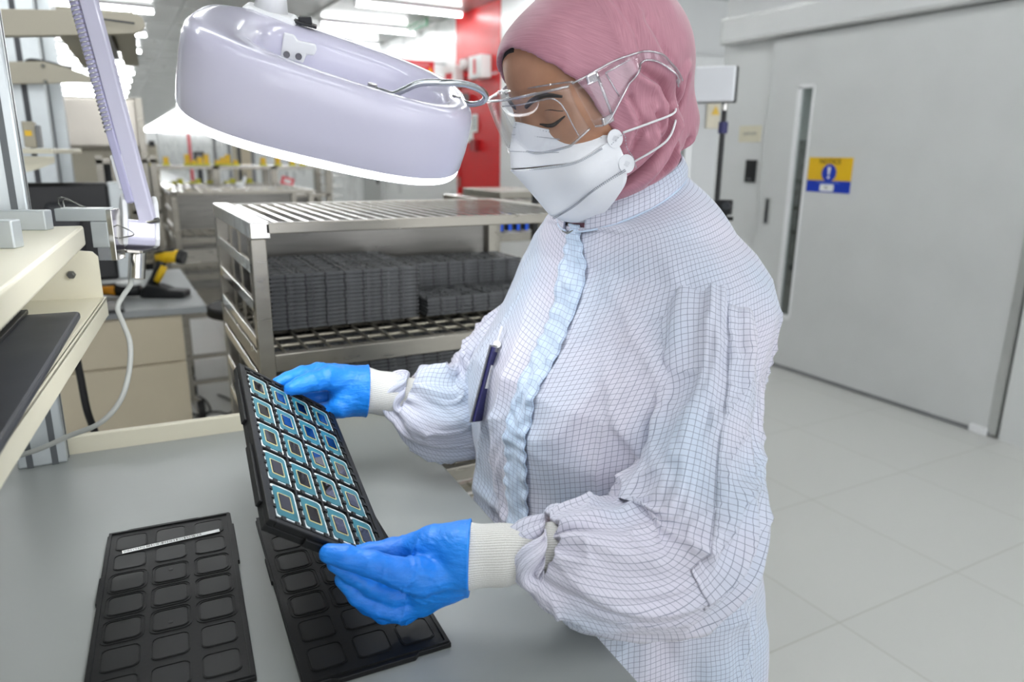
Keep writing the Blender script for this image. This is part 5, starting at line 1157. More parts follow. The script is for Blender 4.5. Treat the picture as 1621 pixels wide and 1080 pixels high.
# ---------------------------------------------------------------- hijab
def cut_oval(H):
    """negative inside the face opening, seen along the face direction"""
    f, l, u = H[..., 0], H[..., 1], H[..., 2]
    lim = np.interp(u, [-0.16, -0.120, -0.110, -0.082, -0.056, -0.034, -0.024, -0.0097, 0.0127, 0.0311, 0.0495, 0.0653, 0.0705, 0.0740, 0.0765, 0.081], [-0.02, -0.01, 0.030, 0.059, 0.0672, 0.0690, 0.0678, 0.0666, 0.0660, 0.0622, 0.0525, 0.0350, 0.0245, 0.014, 0.0, -0.02])
    return np.maximum(np.abs(l)-lim, 0.012-f)
def scarf_sd(P):
    H = toh(P); I3 = np.eye(3); e = lambda c, r: sd_ell(H, c, I3, r)
    d = e((-0.018, 0, 0.034), (0.098, 0.076, 0.084))
    d = smin(d, e((0.022, 0, 0.026), (0.074, 0.0735, 0.068)), 0.03)
    d = smin(d, e((0.012, 0, -0.045), (0.058, 0.074, 0.078)), 0.03)
    d = smin(d, e((-0.050, 0, 0.0), (0.070, 0.062, 0.070)), 0.03)
    d = smin(d, e((-0.075, 0.0, -0.066), (0.044, 0.050, 0.046)), 0.022)          # gathered bun
    d = smin(d, e((-0.078, 0.010, -0.104), (0.034, 0.036, 0.022)), 0.010)
    d = smin(d, sd_cap(P, hd(0.0, 0, -0.09), (0.520, 0.70, 1.30), 0.070, 0.060), 0.03)
    d = smin(d, sd_cap(H, (0.048, 0.0, -0.12), (0.030, 0, -0.19), 0.032, 0.03), 0.03)
    d = smin(d, sd_cap(P, (0.520, 0.70, 1.37), (0.500, 0.70, 1.27), 0.066, 0.066), 0.01)
    # drape from the cheek to the throat on the near side
    d = smin(d, sd_cap(H, (-0.01, 0.066, -0.05), (0.035, 0.042, -0.15), 0.018, 0.02), 0.02)
    f, l, u = H[..., 0], H[..., 1], H[..., 2]
    # pleats sweeping from the throat back over the ear to the nape
    kx, ku = 0.075, -0.19
    an = np.arctan2(u-ku, -(f-kx)); rr = np.hypot(u-ku, f-kx)
    side = sst(0.02, 0.05, np.abs(l)); low = sst(1.75, 1.2, an)*sst(0.03, 0.09, rr)
    w = vn(rr*14, an*3, 2.0)*0.16
    pl = np.clip(rid((an+w)*3.1+0.7, rr*2.0, 4.0), 0, 1)**1.6
    d = d-0.0095*pl*low*side
    d = d-0.0020*np.clip(rid((an+w)*6.5, rr*4, 9.0), 0, 1)**2*low
    top = sst(0.0, 0.06, u)
    d = d-0.0022*vn(f*16, l*16, u*16)*(1-0.5*top)
    # creases between the wrapped layers, near side
    def poly(pts):
        best = np.full(f.shape, 9.0); sg = np.zeros(f.shape)
        q = [(0.0125-0.000985*(x-1000)+0.000131*(y-105), 0.0247-0.000348*(x-1000)-0.000593*(y-105)) for x, y in pts]
        for (a0, b0), (a1, b1) in zip(q[:-1], q[1:]):
            dx, dy = a1-a0, b1-b0; L2 = dx*dx+dy*dy; t = np.clip(((f-a0)*dx+(u-b0)*dy)/L2, 0, 1); ds = np.hypot(f-a0-t*dx, u-b0-t*dy)
            cr = np.sign(dx*(u-b0)-dy*(f-a0)); m_ = ds < best; best = np.where(m_, ds, best); sg = np.where(m_, cr, sg)
        return best, sg
    ns = sst(0.012, 0.035, l)
    for pts, dep, wd_ in (([(1012, 108), (1040, 128), (1050, 165), (1038, 215), (1010, 270), (975, 315), (932, 352)], 0.0065, 0.0035), ([(1062, 118), (1072, 160), (1060, 205), (1040, 262), (1022, 300)], 0.0060, 0.0032),
                          ([(1088, 120), (1085, 158), (1068, 205), (1058, 250), (1066, 275)], 0.0075, 0.0038), ([(1000, 150), (1012, 195), (1000, 245), (978, 285)], 0.0040, 0.0028), ([(1078, 262), (1096, 248), (1104, 225)], 0.004, 0.003),
                          ([(1030, 30), (1046, 80), (1060, 112)], 0.0030, 0.004), ([(1000, -10), (1012, 50), (1016, 95)], 0.0022, 0.0035), ([(1030, 180), (1028, 230), (1000, 290), (960, 330)], 0.004, 0.0028)):
        bd, sg = poly(pts); d = d+ns*1.5*dep*np.exp(-(bd/wd_)**2)-ns*dep*0.75*np.exp(-((bd-2.6*wd_)/(1.6*wd_))**2)*(0.55+0.45*sg)
    # seam fold hanging straight down from the crown in front of the ear
    d = d-0.0028*np.exp(-((f-0.016+0.04*(u-0.0)*0.2)/0.004)**2)*sst(0.03, 0.06, np.abs(l))*sst(0.10, 0.05, np.abs(u+0.01))
    d = np.where(f > 0.016, d+0.0012, d)
    d = smin(d, skull_sd(H)-0.0065, 0.006)
    # the cloth dives inside the stand-up collar
    X, Y, Z = P[..., 0]-0.5235, P[..., 1]-0.700, P[..., 2]
    ph_ = np.arctan2(-Y/0.074, -X/0.0665); zt_c = 1.349-0.036*np.cos(ph_)+0.022
    rad = np.hypot(X/0.0665, Y/0.074)*0.070
    d = smax(d, rad-(0.0635+np.maximum(0, Z-zt_c)*1.6), 0.006)
    d = smax(d, -cut_oval(H), 0.0035)
    return d
def scarf_uv(co):
    H = toh(co); f, l, u = H[:, 0], H[:, 1], H[:, 2]
    front = f > 0.016
    # the cap: threads run from the brow up over the head; the drape: threads run up and down
    a = np.where(front, 0.77*f+0.11*np.abs(l)-0.63*u, f+0.25*u); b = np.where(front, 0.6*np.abs(l)-0.4*u-0.3*f, u)
    return np.stack([a, b], -1)
hj = nets('hijab', scarf_sd, ar(0.32, 0.70, 0.0026), ar(0.56, 0.84, 0.0026), ar(1.27, 1.62, 0.0026), m['hijab'], person, scarf_uv, 2)
def push(P, gap=0.002, dr=None):
    P = np.array(P, float); dr = hl_ if dr is None else dr
    for _ in range(40):
        v = float(scarf_sd(P[None])[0])
        if v >= gap: break
        P = P+dr*max(gap-v, 0.0004)
    return P
# black underscarf edge at the far temple
us = [hd(0.080, 0.002, 0.0735), hd(0.0795, -0.012, 0.0725), hd(0.078, -0.024, 0.067), hd(0.075, -0.036, 0.059), hd(0.069, -0.049, 0.046), hd(0.060, -0.058, 0.028)]
MB().tube(spline(us, 30), 0.0042, 8).build('underscarf', m['under'], person, True)
# ---------------------------------------------------------------- mask (three folded panels)
def patch(name, mt, rows, nu=26, nv=14, parent=None, bulge=None, thick=0.0012):
    R_ = [spline(r_, nu) for r_ in rows]; A = np.stack(R_); out = np.stack([spline(A[:, j], nv) for j in range(nu)], 1)
    if bulge is not None: out = out+bulge(out)
    return grid_mesh(name, out, mt, parent, thick=thick)
mroot = patch('mask', m['mask'], [
    [hd(0.030, -0.070, -0.036), hd(0.062, -0.054, -0.022), hd(0.088, -0.026, -0.008), hd(0.1065, 0, 0.008), hd(0.088, 0.026, -0.008), hd(0.068, 0.050, -0.021), hd(0.047, 0.0735, -0.032)],
    [hd(0.032, -0.071, -0.039), hd(0.072, -0.058, -0.032), hd(0.102, -0.030, -0.024), hd(0.1185, 0, -0.014), hd(0.102, 0.030, -0.024), hd(0.079, 0.056, -0.031), hd(0.0475, 0.0745, -0.036)],
    [hd(0.034, -0.072, -0.042), hd(0.080, -0.060, -0.044), hd(0.106, -0.030, -0.041), hd(0.127, 0, -0.035), hd(0.107, 0.030, -0.040), hd(0.085, 0.060, -0.043), hd(0.048, 0.0755, -0.040)]], parent=person)
patch('middle_panel', m['mask'], [
    [hd(0.032, -0.073, -0.040), hd(0.080, -0.061, -0.044), hd(0.106, -0.031, -0.042), hd(0.129, 0, -0.036), hd(0.107, 0.031, -0.041), hd(0.086, 0.061, -0.042), hd(0.046, 0.077, -0.034)],
    [hd(0.032, -0.074, -0.052), hd(0.080, -0.062, -0.060), hd(0.099, -0.032, -0.068), hd(0.113, 0, -0.068), hd(0.100, 0.032, -0.068), hd(0.084, 0.062, -0.060), hd(0.043, 0.078, -0.052)],
    [hd(0.032, -0.074, -0.066), hd(0.070, -0.058, -0.078), hd(0.087, -0.030, -0.093), hd(0.099, 0, -0.1035), hd(0.087, 0.030, -0.093), hd(0.074, 0.058, -0.078), hd(0.042, 0.078, -0.068)]], parent=mroot)
patch('chin_panel', m['mask'], [
    [hd(0.032, -0.074, -0.066), hd(0.070, -0.057, -0.079), hd(0.086, -0.029, -0.094), hd(0.098, 0, -0.1045), hd(0.086, 0.029, -0.094), hd(0.073, 0.057, -0.079), hd(0.042, 0.077, -0.069)],
    [hd(0.034, -0.066, -0.076), hd(0.064, -0.05, -0.092), hd(0.080, -0.026, -0.108), hd(0.084, 0, -0.117), hd(0.080, 0.026, -0.110), hd(0.068, 0.054, -0.095), hd(0.046, 0.0755, -0.082)],
    [hd(0.04, -0.05, -0.09), hd(0.054, -0.04, -0.108), hd(0.064, -0.02, -0.122), hd(0.066, 0, -0.126), hd(0.064, 0.02, -0.124), hd(0.060, 0.048, -0.110), hd(0.052, 0.066, -0.094)]], parent=mroot)
# ear lobes of the mask, nose crease, dotted welds and elastic
for (c_, r_) in ((hd(0.047, 0.0772, -0.035), 0.0082), (hd(0.042, 0.0782, -0.064), 0.0085)):
    nl = nrm(hl_+0.35*hf_); e1_ = nrm(hu2-(hu2@nl)*nl); e2_ = np.cross(nl, e1_)
    MB().prism([(r_*1.15*math.cos(a), r_*math.sin(a)) for a in np.linspace(0, 2*math.pi, 28)[:-1]], c_, e1_, e2_, 0.0014).build('tab', m['mask'], mroot)
    w_ = MB()
    for a in range(6):
        for q_ in range(6):
            dx, dy = (a-2.5)*0.0011, (q_-2.5)*0.0011
            if dx*dx+dy*dy < 0.0031**2: w_.box(c_+e1_*dx+e2_*dy+nl*0.0016, (0.0004, 0.0004, 0.0004))
            if dx*dx+dy*dy < 0.0031**2: w_.box(c_+e1_*dx+e2_*dy-nl*0.0002, (0.0004, 0.0004, 0.0004))
    tag(w_.build('weld_dots', m['maskdot'], mroot), kind='stuff')
def dots(path, n, off, name='dotted_weld', sz=0.0006, rows=1, gap=0.002, ln=0.0011):
    w_ = MB(); P_ = spline(path, n)
    for i, p in enumerate(P_):
        t_ = nrm(P_[min(i+1, n-1)]-P_[max(i-1, 0)]); o_ = nrm(p-hd(0.02, 0, -0.05)); s_ = np.cross(t_, o_)
        for r_ in range(rows): w_.box(p+o_*(off+0.0006)+s_*gap*r_, (ln, sz*1.2, 0.0007), np.array([t_, s_, o_]).T)
    tag(w_.build(name, m['maskdot'], mroot), kind='stuff')
dots([hd(0.107, 0.002, 0.004), hd(0.090, 0.026, -0.012), hd(0.070, 0.050, -0.025), hd(0.056, 0.066, -0.033)], 34, 0.0010, rows=2, gap=-0.0022, ln=0.0009, sz=0.0009)
dots([hd(0.112, 0.0, -0.004), hd(0.094, 0.026, -0.0145), hd(0.082, 0.042, -0.022)], 30, 0.0026)
dots([hd(0.121, 0.0, -0.018), hd(0.106, 0.026, -0.0255), hd(0.092, 0.042, -0.031)], 30, 0.0022)
dots([hd(0.128, 0.001, -0.037), hd(0.107, 0.031, -0.0425), hd(0.088, 0.060, -0.044), hd(0.062, 0.072, -0.040)], 60, 0.0016, rows=2, gap=-0.0013)
dots([hd(0.100, 0.004, -0.1025), hd(0.088, 0.030, -0.092), hd(0.075, 0.058, -0.077), hd(0.046, 0.077, -0.068)], 56, 0.0018, rows=2, gap=0.002)
dots([hd(0.0545, 0.0795, -0.038), hd(0.0400, 0.083, -0.034), hd(0.0395, 0.082, -0.048), hd(0.036, 0.0835, -0.060), hd(0.036, 0.0835, -0.070)], 22, 0.0005, ln=0.0014)
ek = push(hd(-0.0462, 0.066, -0.0363), 0.0030)
for s_, z_ in ((hd(0.037, 0.0795, -0.033), 0), (hd(0.033, 0.0795, -0.066), 0.0)):
    MB().tube(spline([s_, push(s_*0.66+ek*0.34, 0.0045), push(s_*0.33+ek*0.67, 0.0055), ek], 40), 0.0012, 8).build('elastic_strap', m['white_strap'], mroot, True)
MB().ball(ek, (0.0025, 0.0025, 0.0025)).build('strap_knot', m['white_strap'], mroot, True)
# ---------------------------------------------------------------- goggles
gog = empty('goggles', hd(0.1, 0, 0.01), None, None); gog.parent = person
gog.location = Vector(tuple(float(c) for c in (hd(0.1, 0, 0.01)-np.array(parent_loc(person)))))
gn = 60; tt = np.linspace(-1, 1, gn)
def gog_pt(t, v):
    """t across (-1..1, 1 = near side), v 0 top .. 1 bottom"""
    a = t*1.28; f_ = 0.052+0.060*math.cos(a)**0.8 if math.cos(a) > 0 else 0.052
    l_ = 0.071*math.sin(a)/math.sin(1.28)
    top = 0.034-0.004*abs(t)**3; bot = -0.026+0.009*math.exp(-(t/0.20)**2)+0.010*max(0, abs(t)-0.72)/0.28
    u_ = top+(bot-top)*v
    return hd(f_+0.004-0.010*v*v*abs(t), l_, u_)
G = np.array([[gog_pt(t, v) for t in tt] for v in np.linspace(0, 1, 16)])
grid_mesh('lens_shield', G, m['clear'], gog, thick=0.0016)
for vv, rr_ in ((0, 0.0014), (1, 0.0013)): MB().tube([gog_pt(t, vv) for t in tt], rr_, 8).build('rim', m['clearedge'], gog, True)
# top shelf back to the brow
S_ = np.array([[gog_pt(t, 0)+(hd(0.064, 0.0, 0)-hd(0.09, 0, 0))*w_*(1-0.75*abs(t)**2)*1.0+hu2*0.002*w_ for t in tt] for w_ in np.linspace(0, 1, 6)])
grid_mesh('brow_shelf', S_, m['clear'], gog, thick=0.0012); MB().tube(list(S_[-1]), 0.0010, 8).build('rim', m['clearedge'], gog, True)
for s in (1, -1):
    # frame of the flat lens window
    loop = [gog_pt(s*q, 0.12) for q in np.linspace(0.02, 0.70, 12)]+[gog_pt(s*(0.70+0.15*math.sin(a)), 0.12+0.28*(1-math.cos(a))) for a in np.linspace(0.3, 1.5, 6)]+[gog_pt(s*0.86, v) for v in np.linspace(0.45, 0.98, 6)]
    if s == 1: MB().tube(loop, 0.0008, 6).build('lens_ridge', m['clearedge'], gog, True)
    # temple: hinge, panel with rails, ear hook
    W_ = lambda f, u, l=0.0: hd(f, s*(0.0745+l), u)
    up = [W_(0.074, 0.031, -0.004), W_(0.060, 0.033, 0.004), W_(0.03, 0.036, 0.0105), W_(0.000, 0.034, 0.0135), W_(-0.016, 0.029, 0.014), W_(-0.032, 0.018, 0.013), W_(-0.046, 0.000, 0.0105), W_(-0.052, -0.012, 0.008)]
    dn = [W_(0.063, -0.016, -0.002), W_(0.052, -0.016, 0.006), W_(0.030, 0.0015, 0.0105), W_(0.002, 0.023, 0.0135), W_(-0.014, 0.021, 0.014), W_(-0.028, 0.010, 0.013), W_(-0.040, -0.006, 0.0105), W_(-0.045, -0.016, 0.008)]
    U_ = spline(up, 48); D_ = spline(dn, 48)
    if s == 1: U_ = np.array([push(p, 0.0025) for p in U_]); D_ = np.array([push(p, 0.0025) for p in D_])
    grid_mesh('temple', np.array([U_*(1-w_)+D_*w_ for w_ in np.linspace(0, 1, 6)]), m['clear'], gog, thick=0.0014)
    MB().tube(list(U_), 0.0011, 8).build('temple_rail', m['clearedge'], gog, True); MB().tube(list(D_), 0.0011, 8).build('temple_rail', m['clearedge'], gog, True)
    MB().tube([W_(0.050, 0.033, 0.006), W_(0.046, -0.010, 0.007)], 0.0016, 8).build('hinge_bar', m['clearedge'], gog, True)
    MB().tube([W_(0.042, 0.029, 0.0095), W_(0.034, 0.003, 0.0105)], 0.0009, 8).tube([W_(0.042, 0.029, 0.0095), W_(0.012, 0.031, 0.0125)], 0.0009, 8).build('window_rib', m['clearedge'], gog, True)
    MB().box(W_(0.056, 0.029, 0.005), (0.012, 0.004, 0.009), np.array([hf_, hl_, hu2]).T).box(W_(0.051, -0.014, 0.005), (0.014, 0.004, 0.008), np.array([hf_, hl_, hu2]).T).build('hinge', m['clearedge'], gog, bevel=0.001)
eh = push(hd(-0.044, 0.075, -0.010), 0.0035); MB().cyl(eh, eh+hl_*0.0012, 0.0026, n=14).build('end_ring', m['clearedge'], gog)
# nose rest
MB().tube(spline([hd(0.104, 0.012, -0.018), hd(0.108, 0.006, -0.001), hd(0.109, 0, 0.003), hd(0.108, -0.006, -0.001), hd(0.104, -0.012, -0.018)], 24), 0.0008, 8).build('nose_rest', m['clearedge'], gog, True)
# ================================================================ GOWN
BC = 0.705
RG = np.array([  # z, cx, a (half depth), b (half width), droop at the sides
    [1.318, 0.548, 0.086, 0.138, 0.004], [1.300, 0.552, 0.094, 0.166, 0.008], [1.278, 0.556, 0.100, 0.186, 0.010], [1.245, 0.552, 0.108, 0.203, 0.008],
    [1.20, 0.540, 0.116, 0.207, 0.004], [1.14, 0.520, 0.132, 0.206, 0.006], [1.08, 0.518, 0.140, 0.207, 0], [1.02, 0.522, 0.142, 0.207, 0], [0.95, 0.528, 0.141, 0.210, 0],
    [0.86, 0.535, 0.150, 0.217, 0], [0.70, 0.545, 0.168, 0.228, 0], [0.50, 0.548, 0.182, 0.240, 0], [0.30, 0.55, 0.192, 0.250, 0]])
def rgi(z): return [np.interp(-z, -RG[:, 0], RG[:, k]) for k in (1, 2, 3, 4)]
neckC = np.array([0.522, 0.700]); 
def torso_pt(phi, z, disp=True):
    """phi: 0 = front, +pi/2 = her left (towards the camera). arrays ok"""
    cx, a, b, dr = rgi(z)
    c, s = np.cos(phi), np.sin(phi); e = 2.35
    q = (np.abs(c)**e+np.abs(s)**e)**(-1/e)
    x = cx-a*q*c; y = BC-b*q*s; zz = z-dr*np.abs(s)**1.5
    nx, ny = -c/a, -s/b; nn = np.hypot(nx, ny); nx, ny = nx/nn, ny/nn
    if disp:
        w = vn(phi*1.3, z*5, 1.0); lo_ = sst(1.30, 1.12, z); u = phi*0.2
        d = 0.0068*np.sin(phi*7+3.0*w+z*4)*lo_*(0.5+0.9*sst(1.1, 0.7, z))
        d += 0.0090*np.clip(rid(phi*2.0+0.8*w+z*2.2, z*3.2+phi*0.8, 3.0), 0, 1)**2*lo_
        d += 0.0048*np.clip(rid(phi*5.0-z*9+1.1*w, z*6.0, 5.0), 0, 1)**3*sst(1.33, 1.2, z)
        d += 0.0022*vn(phi*9, z*34, 7.0)*sst(1.33, 1.25, z)
        # pulls running from the armpit towards the front fastening
        t_ = (z-1.19)+0.16*(phi-0.9); d += 0.0055*np.exp(-(t_/0.011)**2)*sst(0.25, 0.8, phi)*sst(1.6, 1.2, phi)
        t_ = (z-1.13)+0.22*(phi-0.9)+0.01*w; d += 0.0055*np.exp(-(t_/0.010)**2)*sst(0.35, 0.8, phi)*sst(1.7, 1.2, phi)
        d += 0.006*np.exp(-((z-1.0+0.05*w-0.05*phi)/0.014)**2)*sst(-0.9, -0.2, phi)*sst(1.3, 0.7, phi)
        d += 0.012*np.exp(-((z-1.11)/0.07)**2)*np.exp(-((np.abs(phi)-0.55)/0.32)**2)      # bust
        x = x+nx*d; y = y+ny*d
    return np.stack([x, y, zz], -1)
gown = None
nphi, nz_ = 300, 260
PH = np.linspace(-math.pi, math.pi, nphi+1); ZZ = np.concatenate([np.linspace(1.318, 0.9, 190), np.linspace(0.895, 0.30, 70)])
pg, zg = np.meshgrid(PH, ZZ); TP = torso_pt(pg, zg)
# yoke rising to the collar seam
NK = 14; col = lambda ph: np.stack([0.5235-0.0665*np.cos(ph), 0.700-0.074*np.sin(ph), 1.349-0.036*np.cos(ph)+0.002*np.abs(np.sin(ph))], -1)
top = TP[0]; cring = col(PH); Yk = []
for k in range(NK):
    t = k/NK; base_ = cring*(1-t)+top*t; Yk.append(base_+np.array([0, 0, 1])*(-0.012*math.sin(math.pi*t))[None] if False else base_+np.stack([-0.3*np.cos(PH), -0.8*np.sin(PH), 0.75+0*PH], -1)*(0.009*math.sin(math.pi*t))*(0.3+0.7*np.abs(np.sin(PH)))[:, None])
TPa = np.concatenate([np.array(Yk), TP]); Zall = np.concatenate([1.318+np.linspace(0.045, 0.003, NK), ZZ])
TP0 = torso_pt(pg, zg, False); TB = np.concatenate([np.array(Yk), TP0]); vl = np.concatenate([np.zeros((1, nphi+1)), np.cumsum(np.linalg.norm(np.diff(TB, axis=0), axis=2), 0)])
rowR = np.interp(vl.mean(1), [0, 0.10, 0.2], [0.115, 0.16, 0.185])
uvg = np.stack([PH[None]*rowR[:, None], vl], -1)
gown = grid_mesh('gown', TPa, m['gown'], person, uv=uvg, thick=0.0012)
# collar: stand-up band with an open notch at the front
ca_ = np.linspace(0.34, 2*math.pi-0.16, 150)
rows = []
for k in range(9):
    t = k/8; b_ = col(ca_); out = np.stack([-np.cos(ca_), -np.sin(ca_), 0*ca_], -1)
    h_ = (0.026+0.012*np.cos(ca_/1.0)*0.6)*t
    rows.append(b_+out*(0.003+0.002*math.sin(math.pi*t)-0.008*t)[None] if False else b_+out*(0.0035+0.003*math.sin(math.pi*t)-0.006*t)+np.array([0, 0, 1.0])*h_[:, None]+out*(0.0012*vn(ca_*6, t*3))[:, None])
rows = np.array(rows); grid_mesh('collar', rows, m['gown'], gown, uv=np.stack([np.broadcast_to(ca_*0.075, rows.shape[:2]), np.broadcast_to(np.linspace(0, 0.036, 9)[:, None], rows.shape[:2])], -1), thick=0.0022)
MB().tube([col(q)+np.array([-math.cos(q)*0.0045, -math.sin(q)*0.0045, 0.0005]) for q in np.linspace(0.16, 6.18, 90)], 0.0012, 6).build('collar_seam', m['placket'], gown, True)
# placket running down the front with puckered edges
pz_ = np.linspace(1.322, 0.80, 260); W0 = -0.02; PW = 0.24
pu = np.linspace(0, 1, 14); pp = []
for z in pz_:
    w_ = PW*(0.55+0.45*min(1, (1.33-z)/0.05)); ph = float(np.interp(z, [0.8, 1.0, 1.15, 1.25, 1.32], [0.16, 0.14, 0.16, 0.13, 0.05]))+w_*(pu-0.5)+0.006*vn(z*30, 1.0)
    p_ = torso_pt(ph, np.full(14, z)) if z <= 1.318 else torso_pt(ph, np.full(14, 1.318))+np.array([0, 0, z-1.318])
    rip = 0.0015*np.sin(z*2*math.pi/0.021+4.5*vn(z*18, pu*2, 3.0)+pu*1.3)*(0.25+0.9*np.abs(pu-0.5)*2)+0.0014*vn(z*70, pu*4, 8.0)
    n_ = np.stack([-np.cos(ph), -np.sin(ph), 0*ph], -1); pp.append(p_+n_*(0.0038+rip)[:, None])
pp = np.array(pp); grid_mesh('placket', pp, m['placket'], gown, uv=np.stack([np.broadcast_to(pu*0.034, pp.shape[:2]), np.broadcast_to(pz_[:, None], pp.shape[:2])], -1), thick=0.002)
sn_ = torso_pt(np.array([0.0]), np.array([1.312]))[0]+np.array([-0.004, 0, 0.0])
MB().tube([sn_+np.array([-0.002, 0.012, 0.001]), sn_+np.array([-0.003, 0, -0.001]), sn_+np.array([-0.001, -0.010, 0.003])], 0.0011, 6).build('snap_loop', m['greyi'], gown, True)
# sleeves
def sleeve(name, pts, n=230, k=128, seed=0.0, twist=0.0, upref=(0, 0, 1), bend=None, gath=0.9):
    """pts: centre, radius across, radius along view"""
    C_ = spline([p[0] for p in pts], n); RA = spline([[p[1], p[1]*p[2]] for p in pts], n)
    T_ = np.gradient(C_, axis=0); T_ /= np.linalg.norm(T_, axis=1)[:, None]
    # smooth the tangents so the bend stays open
    for _ in range(14): T_[1:-1] = (T_[:-2]+T_[1:-1]*2+T_[2:])/4; T_ /= np.linalg.norm(T_, axis=1)[:, None]
    S_ = np.concatenate([[0], np.cumsum(np.linalg.norm(np.diff(C_, axis=0), axis=1))]); L = S_[-1]
    th = np.linspace(0, 2*math.pi, k+1); P_ = np.zeros((n, k+1, 3))
    v = CF-(CF@T_[0])*T_[0]; v = nrm(v); B0 = []
    for i in range(n):
        v = nrm(v-(v@T_[i])*T_[i]); w = np.cross(T_[i], v); s = S_[i]; t = s/L
        vw = nrm(CF-(CF@T_[i])*T_[i]); v = nrm(v*0.9+vw*0.1); w = np.cross(T_[i], v)
        cx_, sx_ = np.cos(th), np.sin(th); wv = vn(th*0+s*7, cx_*1.3+seed, sx_*1.3+5); small = min(1.0, RA[i][0]/0.055)**2
        d = 0.0105*np.clip(rid(s*5+0.9*wv+seed, cx_*1.6+s*5, sx_*1.6-s*4+seed), 0, 1)**1.5
        d += 0.0080*vn(s*10+seed, cx_*1.2+3, sx_*1.2)
        bz = math.exp(-((t-(bend or 0.55))/0.17)**2)
        d += 0.0105*bz*np.clip(rid(s*19+1.2*wv+0.5*sx_, cx_*1.2+seed, sx_*1.2+2), 0, 1)**2
        d += 0.0045*np.clip(rid(s*24+1.5*cx_, cx_*2.6+seed+3, sx_*2.6+8+s*6), 0, 1)**3
        d += 0.0012*vn(s*60, cx_*5+seed, sx_*5)
        g = math.exp(-((1-t)/0.10)**2)*gath
        d = d*small+g*min(1.0, RA[i][0]/0.04)*(0.0065*np.sin(th*6+3.5*vn(th*0+s*16, cx_*2, sx_*2+seed)+seed*3)+0.003*np.sin(th*13+seed+2*wv))
        ra, rb = RA[i]; cc, ss = np.cos(th), np.sin(th)
        d = d-0.006*small
        P_[i] = C_[i]+(w[None]*((ra+d)*cc)[:, None]+v[None]*((rb+d)*ss)[:, None]); B0.append(C_[i]+(w[None]*(ra*cc)[:, None]+v[None]*(rb*ss)[:, None]))
    P_[:, -1] = P_[:, 0]
    uv = np.zeros((n, k+1, 2)); uv[..., 0] = th[None]*0.062; Bs = np.array(B0); uv[1:, :, 1] = np.cumsum(np.maximum(np.linalg.norm(np.diff(Bs, axis=0), axis=2), 0.0004), 0)
    o = grid_mesh(name, P_, m['gown'], gown, uv=uv, thick=0.0012)
    return P_, uv
sl_pts = [(np.array([0.556, 0.600, 1.268]), 0.026, 1.0), (np.array([0.556, 0.578, 1.240]), 0.043, 1.0), (at(1118, 520, 0.755), 0.0520, 1.0), (at(1124, 610, 0.74), 0.0525, 1.0), (at(1108, 700, 0.722), 0.060, 0.95), (at(1094, 790, 0.71), 0.068, 0.9),
          (at(1074, 856, 0.70), 0.069, 0.85), (at(1030, 894, 0.69), 0.066, 0.85), (at(968, 898, 0.68), 0.064, 0.85), (at(912, 888, 0.67), 0.057, 0.85), (at(872, 880, 0.664), 0.046, 0.85), (at(852, 875, 0.661), 0.0335, 0.92), (at(858, 875, 0.661), 0.0300, 0.92)]
Ps, Us = sleeve('sleeve', sl_pts, seed=0.0, bend=0.58)
# applied strip with puckered edges on the near upper sleeve
Dc = np.array([((Ps[60, j]-Ps[60].mean(0))@CR, (Ps[60, j]-Ps[60].mean(0))@CF) for j in range(128)]); tgt = np.array([0.62, -0.78]); j0 = int(np.argmax(Dc@tgt)); nw = 17
ii = np.arange(38, 128); S_st = []
for i in ii:
    row = []
    for q in range(-nw//2, nw//2+1):
        jj = (j0+q) % 128; p = Ps[i, jj]; c0 = Ps[i, :128].mean(0); row.append(p+nrm(p-c0)*(0.0013+0.0010*math.sin(i*1.1+3*math.sin(i*0.3))*abs(q)/nw*2))
    S_st.append(row)
S_st = np.array(S_st); grid_mesh('sleeve_strip', S_st, m['gown'], gown, uv=np.stack([np.broadcast_to(np.arange(S_st.shape[1])*0.0031, S_st.shape[:2]), Us[ii, j0, 1][:, None]+0*S_st[..., 0]], -1), thick=0.0014)
sr_pts = [(np.array([0.535, 0.835, 1.262]), 0.040, 1.0), (np.array([0.535, 0.845, 1.225]), 0.050, 1.0), (at(858, 500, 1.02), 0.056, 1.0), (at(818, 560, 1.03), 0.062, 0.95), (at(785, 610, 1.03), 0.068, 0.9), (at(748, 640, 1.02), 0.068, 0.9),
          (at(705, 650, 1.0), 0.064, 0.9), (at(672, 640, 0.985), 0.056, 0.9), (at(650, 632, 0.98), 0.044, 0.9), (at(640, 628, 0.978), 0.0345, 0.92), (at(643, 628, 0.978), 0.031, 0.92)]
sleeve('sleeve', sr_pts, seed=4.3, bend=0.55)
# applied strip on the near sleeve
# knit cuffs
def cuff(pts, rad, seed):
    n = 60; C_ = spline(pts, n); R_ = spline([[r_, r_] for r_ in rad], n)[:, 0]; k = 72; th = np.linspace(0, 2*math.pi, k+1); T_ = np.gradient(C_, axis=0); S_ = np.concatenate([[0], np.cumsum(np.linalg.norm(np.diff(C_, axis=0), axis=1))])
    P_ = np.zeros((n, k+1, 3))
    for i in range(n):
        t = nrm(T_[i]); v = nrm(CF-(CF@t)*t); w = np.cross(t, v)
        d = 0.0014*vn(S_[i]*60, np.cos(th)*1.5+seed, np.sin(th)*1.5)+0.0011*math.sin(S_[i]*150+seed)
        P_[i] = C_[i]+w[None]*((R_[i]+d)*np.cos(th))[:, None]+v[None]*((R_[i]*0.86+d)*np.sin(th))[:, None]
    P_[:, -1] = P_[:, 0]; uv = np.zeros((n, k+1, 2)); uv[..., 0] = th[None]*0.029; uv[..., 1] = S_[:, None]
    return grid_mesh('knit_cuff', P_, m['knit'], person, uv=uv, thick=0.0016)
